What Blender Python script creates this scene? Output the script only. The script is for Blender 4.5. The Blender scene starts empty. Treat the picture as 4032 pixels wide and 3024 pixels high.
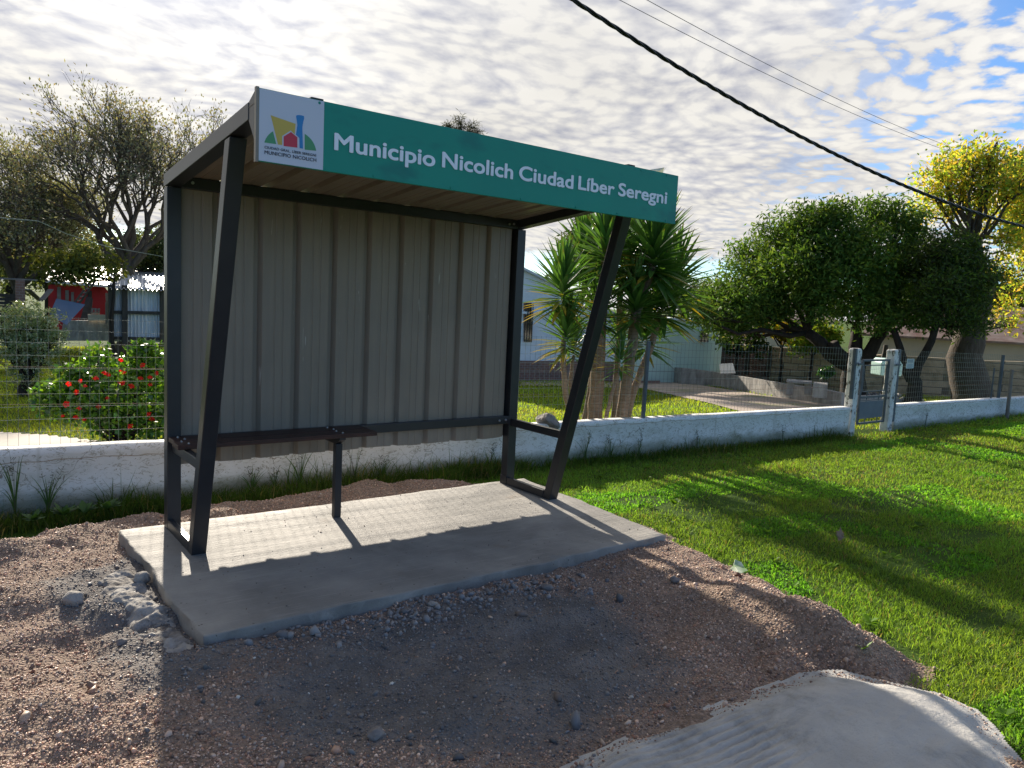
import bpy, bmesh, math, random
import numpy as np
from mathutils import Vector, Matrix
R = math.radians
scene = bpy.context.scene
C0 = scene.collection
random.seed(5)
rng = np.random.default_rng(11)

# ------------------------------------------------------------------ camera
CAM = np.array([-1.2481, -5.4517, 1.6573])
cr = np.array([0.79591136, -0.60355655, 0.04737713])
cu = np.array([0.02592506, 0.11216215, 0.99335167])
cf = np.array([0.60485783, 0.78939162, -0.10491837])
FPX = 2990.4
cd = bpy.data.cameras.new('camera'); cam = bpy.data.objects.new('camera', cd); C0.objects.link(cam)
cam.matrix_world = Matrix(((cr[0], cu[0], -cf[0], CAM[0]), (cr[1], cu[1], -cf[1], CAM[1]), (cr[2], cu[2], -cf[2], CAM[2]), (0, 0, 0, 1)))
cd.sensor_width = 36; cd.sensor_fit = 'HORIZONTAL'; cd.lens = 36 * FPX / 4032
cd.clip_start = .05; cd.clip_end = 3000
scene.camera = cam

# ------------------------------------------------------------------ light
SUN_EL = R(23.0)
sdir = np.array([.235, 1.0]); sdir /= np.hypot(*sdir)
SUN = np.array([sdir[0] * math.cos(SUN_EL), sdir[1] * math.cos(SUN_EL), math.sin(SUN_EL)])
ld = bpy.data.lights.new('sun', 'SUN'); ld.energy = 4.6; ld.angle = R(.9); ld.color = (1, .90, .76)
lo = bpy.data.objects.new('sun', ld); C0.objects.link(lo)
lo.rotation_euler = Vector((-SUN[0], -SUN[1], -SUN[2])).to_track_quat('-Z', 'Y').to_euler()
scene.view_settings.view_transform = 'Standard'; scene.view_settings.look = 'None'
scene.view_settings.gamma = 1; scene.view_settings.exposure = 1.03
try:
    scene.cycles.max_bounces = 7; scene.cycles.transparent_max_bounces = 8
except Exception: pass

class NT:
    """small helper around a node tree"""
    def __init__(s, t): s.t = t
    def n(s, ty, **k):
        x = s.t.nodes.new(ty)
        for a, v in k.items():
            if a.startswith('i_'): x.inputs[a[2:].replace('_', ' ')].default_value = v
            else: setattr(x, a, v)
        return x
    def l(s, a, b): s.t.links.new(a, b)
    def math(s, op, a, b=None, c=None, clamp=False):
        x = s.t.nodes.new('ShaderNodeMath'); x.operation = op; x.use_clamp = clamp
        for i, v in enumerate((a, b, c)):
            if v is None: continue
            if isinstance(v, (int, float)): x.inputs[i].default_value = v
            else: s.l(v, x.inputs[i])
        return x.outputs[0]
    def mix(s, f, a, b, ty='RGBA', blend='MIX'):
        x = s.t.nodes.new('ShaderNodeMix'); x.data_type = ty; x.blend_type = blend
        o = {'RGBA': (6, 7, 2), 'FLOAT': (2, 3, 0)}[ty]
        for i, v in ((0, f), (o[0], a), (o[1], b)):
            if isinstance(v, (int, float)): x.inputs[i].default_value = v
            elif isinstance(v, tuple): x.inputs[i].default_value = v if len(v) == 4 else (*v, 1)
            else: s.l(v, x.inputs[i])
        return x.outputs[o[2]]
    def ramp(s, f, lo, hi, smooth=True):
        x = s.t.nodes.new('ShaderNodeMapRange'); x.interpolation_type = 'SMOOTHSTEP' if smooth else 'LINEAR'
        s.l(f, x.inputs[0]); x.inputs[1].default_value = lo; x.inputs[2].default_value = hi
        x.inputs[3].default_value = 0; x.inputs[4].default_value = 1
        return x.outputs[0]
    def noise(s, v, scale, detail=3, rough=.5, dist=0):
        x = s.t.nodes.new('ShaderNodeTexNoise'); x.inputs['Scale'].default_value = scale; x.inputs['Detail'].default_value = detail
        x.inputs['Roughness'].default_value = rough; x.inputs['Distortion'].default_value = dist
        if v is not None: s.l(v, x.inputs['Vector'])
        return x.outputs['Fac']
    def mapping(s, v, rot=(0, 0, 0), sc=(1, 1, 1), loc=(0, 0, 0)):
        x = s.t.nodes.new('ShaderNodeMapping'); x.inputs['Rotation'].default_value = rot; x.inputs['Scale'].default_value = sc
        x.inputs['Location'].default_value = loc; s.l(v, x.inputs['Vector']); return x.outputs[0]

# world: clear sky with a deck of mackerel cloud
w = bpy.data.worlds.new('World'); scene.world = w; w.use_nodes = True
w.node_tree.nodes.clear(); t = NT(w.node_tree)
wo = t.n('ShaderNodeOutputWorld'); bg = t.n('ShaderNodeBackground'); bg.inputs['Strength'].default_value = .1
sky = t.n('ShaderNodeTexSky'); sky.sky_type = 'NISHITA'; sky.sun_disc = False
sky.sun_elevation = SUN_EL; sky.sun_rotation = math.atan2(SUN[0], SUN[1]); sky.dust_density = .6; sky.ozone_density = 2.5
g = t.n('ShaderNodeTexCoord').outputs['Generated']
sx = t.n('ShaderNodeSeparateXYZ'); t.l(g, sx.inputs[0])
zz = t.math('ADD', t.math('MAXIMUM', sx.outputs[2], .0), .10)
cx = t.n('ShaderNodeCombineXYZ')
t.l(t.math('DIVIDE', sx.outputs[0], zz), cx.inputs[0]); t.l(t.math('DIVIDE', sx.outputs[1], zz), cx.inputs[1])
pv = cx.outputs[0]
q1 = t.mapping(pv, rot=(0, 0, R(-52)), sc=(1.0, 1.2, 1))
warp = t.n('ShaderNodeTexNoise'); warp.inputs['Scale'].default_value = 1.1; warp.inputs['Detail'].default_value = 2; t.l(pv, warp.inputs['Vector'])
wv = t.n('ShaderNodeVectorMath', operation='MULTIPLY_ADD'); t.l(warp.outputs['Color'], wv.inputs[0]); wv.inputs[1].default_value = (.45, .45, 0); t.l(q1, wv.inputs[2])
vcl = t.n('ShaderNodeTexVoronoi', feature='SMOOTH_F1'); vcl.inputs['Scale'].default_value = 12.5; vcl.inputs['Smoothness'].default_value = .6; 
t.l(wv.outputs[0], vcl.inputs['Vector'])
rip = t.math('ADD', t.math('MULTIPLY', t.noise(wv.outputs[0], 11, 2, .4), .45), t.math('MULTIPLY', t.math('SUBTRACT', 1.05, vcl.outputs['Distance']), .55))
fine = t.noise(wv.outputs[0], 28, 3, .6)
mid_ = t.noise(wv.outputs[0], 3.2, 2, .5)
big = t.noise(pv, .75, 2, .5)
dens = t.math('ADD', t.math('ADD', t.math('MULTIPLY', rip, .62), t.math('MULTIPLY', fine, .20)), t.math('MULTIPLY', mid_, .20))
# openings away from the sun: to the right and behind the viewer
sd = t.n('ShaderNodeVectorMath', operation='DOT_PRODUCT'); t.l(g, sd.inputs[0]); sd.inputs[1].default_value = tuple(SUN)
sdot = sd.outputs['Value']
rd = t.n('ShaderNodeVectorMath', operation='DOT_PRODUCT'); t.l(g, rd.inputs[0]); rd.inputs[1].default_value = (.90, .12, .42)
openf = t.math('ADD', t.math('MULTIPLY', t.ramp(rd.outputs['Value'], .74, .98, False), .105), t.math('MULTIPLY', t.ramp(sx.outputs[1], .1, -.4), .22))
thr = t.math('ADD', t.math('MULTIPLY', big, .09), openf)
mask = t.ramp(t.math('SUBTRACT', dens, thr), .27, .40)
deckend = t.ramp(t.math('ADD', sx.outputs[2], t.math('MULTIPLY', fine, .03)), .072, .088)
mask = t.math('MULTIPLY', t.math('MAXIMUM', mask, t.ramp(sdot, .60, .78)), deckend)
shade = t.ramp(t.math('SUBTRACT', dens, t.math('MULTIPLY', t.math('SUBTRACT', big, .5), .22)), .36, .62, False)
glow = t.math('POWER', t.math('MAXIMUM', sdot, 0), 9)
glow2 = t.math('POWER', t.math('MAXIMUM', sdot, 0), 60)
cl = t.mix(shade, (2.85, 2.95, 3.45), (5.3, 5.2, 5.0))
warmf = t.ramp(sx.outputs[2], .45, .10)
cl = t.mix(t.math('MULTIPLY', warmf, .35), cl, t.mix(shade, (3.0, 3.0, 3.3), (5.3, 4.95, 4.2)))
boost = t.math('ADD', t.math('MULTIPLY', glow, .02), t.math('MULTIPLY', glow2, .45))
dim = t.ramp(sx.outputs[1], -.9, .5)
gain = t.math('ADD', t.math('ADD', .60, t.math('MULTIPLY', dim, .22)), boost)
gain = t.math('MULTIPLY', gain, t.math('ADD', .80, t.math('MULTIPLY', t.noise(pv, 1.3, 3, .5), .42)))
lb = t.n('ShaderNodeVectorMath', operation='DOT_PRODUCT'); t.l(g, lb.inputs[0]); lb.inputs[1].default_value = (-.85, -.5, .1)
gain = t.math('MULTIPLY', gain, t.math('SUBTRACT', 1.0, t.math('MULTIPLY', t.ramp(lb.outputs['Value'], .0, .6), .78)))  # unseen sky behind left dimmed to darken the panel's rib sides
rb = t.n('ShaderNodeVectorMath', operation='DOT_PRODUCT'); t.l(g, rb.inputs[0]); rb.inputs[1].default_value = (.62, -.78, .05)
gain = t.math('MULTIPLY', gain, t.math('ADD', 1.0, t.math('MULTIPLY', t.ramp(rb.outputs['Value'], .1, .9), .75)))  # unseen sky behind right brightened, added fill for panel and shaded faces
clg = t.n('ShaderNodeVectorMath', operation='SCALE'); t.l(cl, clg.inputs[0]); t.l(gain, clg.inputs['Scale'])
hz = t.ramp(t.math('ADD', sx.outputs[2], t.math('MULTIPLY', t.noise(g, 9, 3), .04)), .065, .03)
skyc = t.n('ShaderNodeVectorMath', operation='MULTIPLY'); t.l(sky.outputs[0], skyc.inputs[0]); skyc.inputs[1].default_value = (.52, .70, .92)
skyb = t.mix(hz, skyc.outputs[0], (4.4, 4.3, 4.3))
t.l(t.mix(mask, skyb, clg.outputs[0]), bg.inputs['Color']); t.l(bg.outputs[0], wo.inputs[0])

# ------------------------------------------------------------------ pixel rays (full-size photo pixels) and ground
def ray(px, py): return cf + cr * (px - 2016) / FPX - cu * (py - 1512) / FPX
def at(px, py, D):
    v = ray(px, py); return CAM + v * D / math.hypot(v[0], v[1])
def onz(px, py, z=0.): v = ray(px, py); return CAM + v * (z - CAM[2]) / v[2]
def ony(px, py, y): v = ray(px, py); return CAM + v * (y - CAM[1]) / v[1]
def wally(x): return 1.389 - .0638 * x
def onwall(px, py, off=0.):
    v = ray(px, py); k = (1.389 + off - .0638 * CAM[0] - CAM[1]) / (v[1] + .0638 * v[0]); return CAM + v * k
def smooth(a, b, x): u = np.clip((x - a) / (b - a), 0, 1); return u * u * (3 - 2 * u)
def _h(ix, iy, s):
    n = (ix * 374761393 + iy * 668265263 + s * 974634777) & 0x7fffffff
    n = ((n ^ (n >> 13)) * 1274126177) & 0x7fffffff
    return ((n ^ (n >> 16)) & 0xffff) / 65535.
def vn(x, y, f=1., s=0):
    x = np.asarray(x, float) * f + 1000; y = np.asarray(y, float) * f + 1000
    ix = np.floor(x).astype(np.int64); iy = np.floor(y).astype(np.int64); u = x - ix; v = y - iy
    u = u * u * (3 - 2 * u); v = v * v * (3 - 2 * v)
    return ((_h(ix, iy, s) * (1 - u) + _h(ix + 1, iy, s) * u) * (1 - v) + (_h(ix, iy + 1, s) * (1 - u) + _h(ix + 1, iy + 1, s) * u) * v) * 2 - 1
def fbm(x, y, f, n=4, s=0):
    r = 0; a = 1.
    for i in range(n): r = r + a * vn(x, y, f * 2 ** i, s + i); a *= .5
    return r
def Hg(x, y):
    x = np.asarray(x, float); y = np.asarray(y, float)
    front = -.115 - .075 * smooth(-.9, .9, y) + .085 * np.clip((x - 10) / 5, 0, 1) + .012 * vn(x, y, .8, 3)
    s = np.maximum(0, y - 2) + .45 * np.maximum(0, x - 5)
    back = np.maximum(-.8, -.045 * s) + .015 * vn(x, y, .6, 4)
    k = smooth(.02, .12, y - (1.389 - .0638 * x))
    return front * (1 - k) + back * k
def ghit(px, py, behind=True):
    v = ray(px, py); n = v / math.hypot(v[0], v[1])
    for D in np.arange(2, 150, .05):
        P = CAM + n * D
        if behind and P[1] < wally(P[0]) + .2: continue
        if P[2] < float(Hg(P[0], P[1])): return P, D
    return P, D

# ------------------------------------------------------------------ mesh helpers
def setp(o, label=None, cat=None, group=None, kind=None):
    if label: o['label'] = label
    if cat: o['category'] = cat
    if group: o['group'] = group
    if kind: o['kind'] = kind
    return o
def thing(name, label, cat, loc=(0, 0, 0), group=None):
    o = bpy.data.objects.new(name, None); C0.objects.link(o); o.location = tuple(float(v) for v in loc); o.empty_display_size = .1
    return setp(o, label, cat, group)
def link(name, me, mats, parent=None):
    o = bpy.data.objects.new(name, me); C0.objects.link(o)
    for m in (mats if isinstance(mats, (list, tuple)) else [mats]): me.materials.append(m)
    if parent is not None:
        o.parent = parent
        if parent.parent is None: o.location = -parent.location
        else: o.location = (0, 0, 0)
    return o
def npmesh(name, V, Fs, mats, parent=None, col=None, smooth_=False, mi=None):
    V = np.asarray(V, np.float32); me = bpy.data.meshes.new(name)
    if not isinstance(Fs, list): Fs = [Fs]
    Fs = [np.asarray(f, np.int32) for f in Fs if len(f)]
    me.vertices.add(len(V)); me.vertices.foreach_set('co', V.ravel())
    lv = np.concatenate([f.ravel() for f in Fs]); tot = np.concatenate([np.full(len(f), f.shape[1], np.int32) for f in Fs])
    st = np.concatenate([[0], np.cumsum(tot)[:-1]]).astype(np.int32)
    me.loops.add(len(lv)); me.loops.foreach_set('vertex_index', lv)
    me.polygons.add(len(tot)); me.polygons.foreach_set('loop_start', st); me.polygons.foreach_set('loop_total', tot)
    if smooth_: me.polygons.foreach_set('use_smooth', np.ones(len(tot), bool))
    if mi is not None: me.polygons.foreach_set('material_index', np.asarray(mi, np.int32))
    if col is not None:
        ca = me.color_attributes.new('col', 'FLOAT_COLOR', 'POINT')
        c4 = np.ones((len(V), 4), np.float32); c4[:, :3] = col; ca.data.foreach_set('color', c4.ravel())
    me.update(calc_edges=True); me.validate()
    return link(name, me, mats, parent)
class B:
    def __init__(s): s.v = []; s.f = []; s.m = []; s.cur = 0
    def quad(s, *p):
        k = len(s.v); s.v += [tuple(map(float, q)) for q in p]; s.f.append(tuple(range(k, k + len(p)))); s.m.append(s.cur)
    def hexa(s, p):     # 8 corners: bottom 4 ccw, top 4 ccw
        k = len(s.v); s.v += [tuple(map(float, q)) for q in p]
        for f in ((3, 2, 1, 0), (4, 5, 6, 7), (0, 1, 5, 4), (1, 2, 6, 5), (2, 3, 7, 6), (3, 0, 4, 7)):
            s.f.append(tuple(k + i for i in f)); s.m.append(s.cur)
    def box(s, a, b):
        (x0, y0, z0), (x1, y1, z1) = a, b
        s.hexa([(x0, y0, z0), (x1, y0, z0), (x1, y1, z0), (x0, y1, z0), (x0, y0, z1), (x1, y0, z1), (x1, y1, z1), (x0, y1, z1)])
    def bar(s, p, q, w, h=None, up=(0, 0, 1)):
        p = Vector(p); q = Vector(q); d = (q - p).normalized(); h = h or w
        u = Vector(up); sd_ = d.cross(u)
        if sd_.length < 1e-4: sd_ = d.cross(Vector((1, 0, 0)))
        sd_.normalize(); u = sd_.cross(d)
        a = sd_ * w / 2; b = u * h / 2
        s.hexa([p - a - b, p + a - b, q + a - b, q - a - b, p - a + b, p + a + b, q + a + b, q - a + b])
    def tube(s, pts, rads, seg=8, cap=True):
        pts = [Vector(p) for p in pts]; n = len(pts)
        if isinstance(rads, (int, float)): rads = [rads] * n
        k = len(s.v); ref = None
        for i, p in enumerate(pts):
            d = (pts[min(i + 1, n - 1)] - pts[max(i - 1, 0)]).normalized()
            if ref is None: ref = d.orthogonal().normalized()
            ref = (ref - d * ref.dot(d))
            if ref.length < 1e-5: ref = d.orthogonal()
            ref.normalize()
            e = d.cross(ref)
            for j in range(seg):
                a = 2 * math.pi * j / seg
                s.v.append(tuple(p + (ref * math.cos(a) + e * math.sin(a)) * rads[i]))
        for i in range(n - 1):
            for j in range(seg):
                a = k + i * seg + j; b = k + i * seg + (j + 1) % seg
                s.f.append((a, b, b + seg, a + seg)); s.m.append(s.cur)
        if cap:
            s.f.append(tuple(k + j for j in reversed(range(seg)))); s.m.append(s.cur)
            s.f.append(tuple(k + (n - 1) * seg + j for j in range(seg))); s.m.append(s.cur)
    def prism(s, poly, a, b):   # poly in 2d mapped by function a (3d base) and b (offset vector)
        k = len(s.v); n = len(poly)
        P = [np.array(a(*q), float) for q in poly]; b = np.array(b, float)
        s.v += [tuple(p) for p in P] + [tuple(p + b) for p in P]
        s.f.append(tuple(k + i for i in reversed(range(n)))); s.f.append(tuple(k + n + i for i in range(n))); s.m += [s.cur] * 2
        for i in range(n):
            j = (i + 1) % n; s.f.append((k + i, k + j, k + n + j, k + n + i)); s.m.append(s.cur)
    def build(s, name, mats, parent=None, bevel=0, sm=False, seg=2):
        me = bpy.data.meshes.new(name); me.from_pydata(s.v, [], s.f); me.update()
        bm = bmesh.new(); bm.from_mesh(me); bmesh.ops.recalc_face_normals(bm, faces=bm.faces); bm.to_mesh(me); bm.free()
        me.polygons.foreach_set('material_index', np.array(s.m, np.int32)) if len(me.polygons) == len(s.m) else None
        if sm: me.polygons.foreach_set('use_smooth', np.ones(len(me.polygons), bool))
        o = link(name, me, mats, parent)
        if bevel:
            md = o.modifiers.new('bevel', 'BEVEL'); md.width = bevel; md.segments = seg; md.limit_method = 'ANGLE'; md.angle_limit = R(40)
        return o

# ------------------------------------------------------------------ materials
def mat(name, c, c2=None, sc=6, rough=.6, bump=0, bsc=40, spec=.5, metal=0, detail=4, attr=False, trans=0, stretch=None, extra=None, coat=0):
    m = bpy.data.materials.new(name); m.use_nodes = True; t = NT(m.node_tree)
    bs = m.node_tree.nodes['Principled BSDF']; out = m.node_tree.nodes['Material Output']
    bs.inputs['Roughness'].default_value = rough; bs.inputs['Metallic'].default_value = metal
    bs.inputs['Specular IOR Level'].default_value = spec
    if coat: bs.inputs['Coat Weight'].default_value = coat
    tc = t.n('ShaderNodeTexCoord').outputs['Object']
    v = t.mapping(tc, sc=stretch) if stretch else tc
    if c2 is not None: col = t.mix(t.ramp(t.noise(v, sc, detail, .6), .3, .7, False), c, c2)
    else:
        r_ = t.n('ShaderNodeRGB'); r_.outputs[0].default_value = (*c, 1); col = r_.outputs[0]
    if attr:
        a = t.n('ShaderNodeAttribute'); a.attribute_name = 'col'; col = t.mix(1.0, col, a.outputs['Color'], blend='MULTIPLY')
    if extra: col = extra(t, tc, col, bs)
    t.l(col, bs.inputs['Base Color'])
    if bump:
        b = t.n('ShaderNodeBump'); b.inputs['Strength'].default_value = 1; b.inputs['Distance'].default_value = bump
        t.l(t.noise(v, bsc, 5, .6), b.inputs['Height']); t.l(b.outputs[0], bs.inputs['Normal'])
    if trans:
        tr = t.n('ShaderNodeBsdfTranslucent'); t.l(t.mix(1.0, col, (1.25, 1.15, .45), blend='MULTIPLY'), tr.inputs['Color'])
        ms = t.n('ShaderNodeMixShader'); ms.inputs[0].default_value = trans
        t.l(bs.outputs[0], ms.inputs[1]); t.l(tr.outputs[0], ms.inputs[2]); t.l(ms.outputs[0], out.inputs['Surface'])
    return m
M = {}
def ex_panel(t, tc, col, bs):
    n = t.noise(t.mapping(tc, sc=(9, 9, .7)), 2.0, 4, .6)
    col = t.mix(t.ramp(n, .35, .75), col, t.mix(1.0, col, (1.14, 1.12, 1.08), blend='MULTIPLY'))
    sc_ = t.noise(t.mapping(tc, sc=(60, 60, 3.5), rot=(0, .12, 0)), 1.0, 2, .4, 1.2)
    return t.mix(t.math('MULTIPLY', t.ramp(sc_, .73, .78), .5), col, (.55, .53, .48))
M['steel'] = mat('dark painted steel', (.016, .018, .022), (.026, .027, .030), 5, .38, .0004, 60, .5)
M['panel'] = mat('taupe corrugated sheet', (.205, .17, .134), (.245, .205, .163), 1.4, .42, .0004, 14, .5, extra=ex_panel)
M['bolt'] = mat('zinc bolts', (.55, .55, .56), None, rough=.3, metal=1)
def ex_wood(t, tc, col, bs):
    n = t.noise(t.mapping(tc, sc=(2, 40, 40)), 3.0, 5, .7)
    return t.mix(t.ramp(n, .4, .65), col, (.028, .013, .008))
M['plank'] = mat('dark red brown plank', (.075, .028, .018), (.05, .02, .014), 3, .5, .002, 30, .4, extra=ex_wood)
def ex_green(t, tc, col, bs):
    n = t.noise(t.mapping(tc, sc=(2, 2, 5)), 1.3, 3, .6)
    return t.mix(t.ramp(n, .5, .7), col, (.0, .19, .15))
M['signgreen'] = mat('green sign face', (.0, .275, .19), (.0, .25, .178), 2, .42, 0, spec=.4, extra=ex_green)
M['signwhite'] = mat('white sign face', (.60, .61, .68), None, rough=.4)
M['letter'] = mat('white vinyl lettering', (.88, .90, .95), None, rough=.45)
M['dktext'] = mat('dark lettering', (.03, .03, .05), None, rough=.5)
M['yel'] = mat('yellow vinyl', (.60, .42, .07), None, rough=.45)
M['blu'] = mat('blue vinyl', (.02, .22, .52), None, rough=.45)
M['red'] = mat('red vinyl', (.58, .03, .06), None, rough=.45)
M['grn'] = mat('green vinyl', (.07, .30, .13), None, rough=.45)
def ex_slab(t, tc, col, bs):
    big = t.noise(tc, 1.3, 4, .6, .4)
    col = t.mix(t.ramp(big, .35, .7), col, (.20, .19, .172))
    br = t.noise(t.mapping(tc, rot=(0, 0, R(28)), sc=(2.0, 34, 1)), 1.5, 4, .7)
    col = t.mix(t.math('MULTIPLY', t.ramp(br, .52, .7), .5), col, (.42, .40, .36))
    vo = t.n('ShaderNodeTexVoronoi'); vo.inputs['Scale'].default_value = 17; t.l(tc, vo.inputs['Vector'])
    spk = t.math('MULTIPLY', t.math('LESS_THAN', vo.outputs['Distance'], .11), t.math('GREATER_THAN', t.noise(tc, 5.1, 2), .48))
    col = t.mix(t.math('MULTIPLY', spk, .75), col, (.10, .075, .06))
    st = t.noise(t.mapping(tc, loc=(3, 1, 0)), 2.2, 4, .6)
    col = t.mix(t.math('MULTIPLY', t.ramp(st, .62, .78), .6), col, (.22, .16, .11))
    t.l(t.math('ADD', .58, t.math('MULTIPLY', br, .25)), bs.inputs['Roughness'])
    b = t.n('ShaderNodeBump'); b.inputs['Distance'].default_value = .010
    hsum = t.math('ADD', t.math('MULTIPLY', br, .55), t.math('MULTIPLY', t.noise(tc, 60, 5, .7), .5))
    t.l(hsum, b.inputs['Height']); t.l(b.outputs[0], bs.inputs['Normal'])
    return col
M['slab'] = mat('raw concrete slab', (.275, .26, .235), (.375, .35, .31), 3.5, .5, 0, extra=ex_slab, spec=.32)
def ex_lump(t, tc, col, bs):
    return t.mix(t.ramp(t.noise(tc, 7, 5, .7), .4, .7), col, (.15, .135, .125))
M['mortar'] = mat('spilt grey mortar', (.33, .31, .285), (.42, .40, .37), 8, .9, .018, 30, .2, extra=ex_lump)
def ex_apron(t, tc, col, bs):
    mp = t.mapping(tc, rot=(0, 0, R(-38)), sc=(1, 1, 1))
    col = t.mix(t.ramp(t.noise(tc, 2.3, 7, .7, .3), .5, .72), col, (.27, .265, .25))
    sc_ = t.noise(t.mapping(tc, rot=(0, 0, R(20)), sc=(3, 30, 3)), 1.6, 3, .5, .5)
    b = t.n('ShaderNodeBump'); b.inputs['Distance'].default_value = .016
    t.l(t.math('ADD', t.math('MULTIPLY', t.noise(tc, 26, 8, .75), .9), t.math('MULTIPLY', sc_, -.2)), b.inputs['Height']); t.l(b.outputs[0], bs.inputs['Normal'])
    return col
M['apron'] = mat('trowelled cement apron', (.42, .41, .39), (.55, .53, .49), 3, .75, 0, spec=.4, extra=ex_apron)
def ex_white(t, tc, col, bs):
    sp = t.n('ShaderNodeSeparateXYZ'); t.l(tc, sp.inputs[0])
    n1 = t.noise(t.mapping(tc, sc=(1, 1, 2.2)), 1.7, 5, .65)
    col = t.mix(t.math('MULTIPLY', t.ramp(n1, .5, .75), .6), col, (.46, .46, .37))
    # peeling flakes
    fl = t.noise(t.mapping(tc, sc=(1, 1, 1.9)), 10, 5, .75, 2.2)
    col = t.mix(t.math('MULTIPLY', t.ramp(fl, .56, .585), t.math('SUBTRACT', 1, t.ramp(fl, .60, .625))), col, (.30, .27, .20))
    vo = t.n('ShaderNodeTexVoronoi', feature='DISTANCE_TO_EDGE'); vo.inputs['Scale'].default_value = .8
    wv = t.n('ShaderNodeVectorMath', operation='MULTIPLY_ADD'); nn = t.n('ShaderNodeTexNoise'); nn.inputs['Scale'].default_value = 5; nn.inputs['Detail'].default_value = 6; t.l(tc, nn.inputs['Vector'])
    t.l(nn.outputs['Color'], wv.inputs[0]); wv.inputs[1].default_value = (.35, .35, .35); t.l(tc, wv.inputs[2]); t.l(wv.outputs[0], vo.inputs['Vector'])
    col = t.mix(t.math('MULTIPLY', t.math('LESS_THAN', vo.outputs['Distance'], .0022), .7), col, (.15, .12, .08))
    lowc = t.math('MULTIPLY', t.ramp(t.math('ADD', sp.outputs[2], t.math('MULTIPLY', n1, -.22)), -.06, -.20), .75)
    col = t.mix(lowc, col, (.16, .17, .09))
    dr = t.noise(t.mapping(tc, sc=(9, 9, .5)), 1.0, 3, .6)
    col = t.mix(t.math('MULTIPLY', t.ramp(dr, .6, .75), .35), col, (.35, .33, .25))
    seam = t.math('ABSOLUTE', t.math('SUBTRACT', t.math('ADD', sp.outputs[2], t.math('MULTIPLY', nn.outputs['Fac'], .06)), .285))
    col = t.mix(t.math('MULTIPLY', t.math('LESS_THAN', seam, .004), .65), col, (.30, .20, .10))
    return col
M['white'] = mat('peeling white limewash', (.80, .80, .79), (.72, .72, .70), 4, .85, .004, 28, .2, extra=ex_white)
M['lichen'] = mat('lichen-spotted painted concrete', (.78, .77, .74), (.55, .54, .50), 6, .9, .008, 30, .2, extra=lambda t, tc, col, bs: t.mix(t.ramp(t.noise(t.mapping(tc, sc=(1, 1, .6)), 14, 8, .7), .53, .60), col, (.12, .115, .10)))
M['wire'] = mat('galvanised mesh wire', (.30, .34, .30), (.20, .24, .20), 3, .7, 0, metal=0, spec=.15)
M['pipe'] = mat('blue grey painted pipe', (.045, .065, .09), (.10, .12, .14), 7, .45, .001, 30)
M['rust'] = mat('rusty steel', (.10, .045, .025), (.17, .08, .05), 20, .8, .002, 50)
M['cable'] = mat('black insulated cable', (.006, .006, .007), None, rough=.4)
M['bark'] = mat('grey brown bark', (.065, .05, .038), (.12, .10, .08), 9, .9, .02, 22, .2, stretch=(1, 1, .35))
M['barkd'] = mat('dark bark', (.025, .02, .016), (.05, .04, .032), 9, .9, .02, 22, .2, stretch=(1, 1, .35))
def ex_ring(t, tc, col, bs):
    sp = t.n('ShaderNodeSeparateXYZ'); t.l(tc, sp.inputs[0])
    zz_ = t.math('ADD', sp.outputs[2], t.math('MULTIPLY', t.noise(tc, 14, 3), .06))
    r_ = t.math('FRACT', t.math('MULTIPLY', zz_, 22))
    b = t.n('ShaderNodeBump'); b.inputs['Distance'].default_value = .012; t.l(t.math('ADD', r_, t.noise(tc, 60, 3)), b.inputs['Height']); t.l(b.outputs[0], bs.inputs['Normal'])
    return t.mix(t.math('MULTIPLY', t.math('GREATER_THAN', r_, .82), .4), col, (.09, .065, .05))
M['yuccabark'] = mat('ringed yucca bark', (.22, .155, .11), (.30, .225, .17), 12, .9, 0, spec=.2, extra=ex_ring)
M['leaf'] = mat('leaf', (1, 1, 1), None, rough=.6, attr=True, trans=.42, spec=.15)
M['leafs'] = mat('glossy leaf', (1, 1, 1), None, rough=.30, attr=True, trans=.35, spec=.6)
M['grass'] = mat('grass blades', (1, 1, 1), None, rough=.6, attr=True, trans=.58, spec=.2)
M['petal'] = mat('red petal', (.75, .015, .02), None, rough=.5, trans=.4)
M['stone'] = mat('gravel stones', (1, 1, 1), None, rough=.55, attr=True, spec=.5)
def ex_soil(t, tc, col, bs):
    return t.mix(t.ramp(t.noise(tc, .5, 4, .6), .5, .68), col, (.06, .085, .02))
M['lawn'] = mat('lawn', (.04, .08, .012), (.065, .12, .018), 3, .95, .03, 40, .1, extra=ex_soil)
def ex_gr(t, tc, col, bs):
    vo = t.n('ShaderNodeTexVoronoi'); vo.inputs['Scale'].default_value = 75; t.l(tc, vo.inputs['Vector'])
    vs = t.n('ShaderNodeSeparateXYZ'); t.l(vo.outputs['Color'], vs.inputs[0]); vg = t.n('ShaderNodeCombineXYZ')
    for i_ in range(3): t.l(vs.outputs[0], vg.inputs[i_])
    col = t.mix(.5, col, t.mix(1., col, vg.outputs[0], blend='MULTIPLY'))
    a = t.n('ShaderNodeAttribute'); a.attribute_name = 'col'
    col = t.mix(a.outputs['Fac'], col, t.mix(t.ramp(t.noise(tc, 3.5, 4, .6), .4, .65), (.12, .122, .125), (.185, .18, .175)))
    b = t.n('ShaderNodeBump'); b.inputs['Distance'].default_value = .010
    t.l(t.math('SUBTRACT', t.noise(tc, 35, 5, .7), vo.outputs['Distance']), b.inputs['Height']); t.l(b.outputs[0], bs.inputs['Normal'])
    return col
M['gravelbed'] = mat('pinkish grit', (.42, .31, .24), (.30, .22, .17), 5, .9, 0, spec=.15, extra=ex_gr)
M['path'] = mat('worn concrete paving', (.33, .29, .25), (.44, .39, .34), 1.6, .8, .004, 20, .3)
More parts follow.
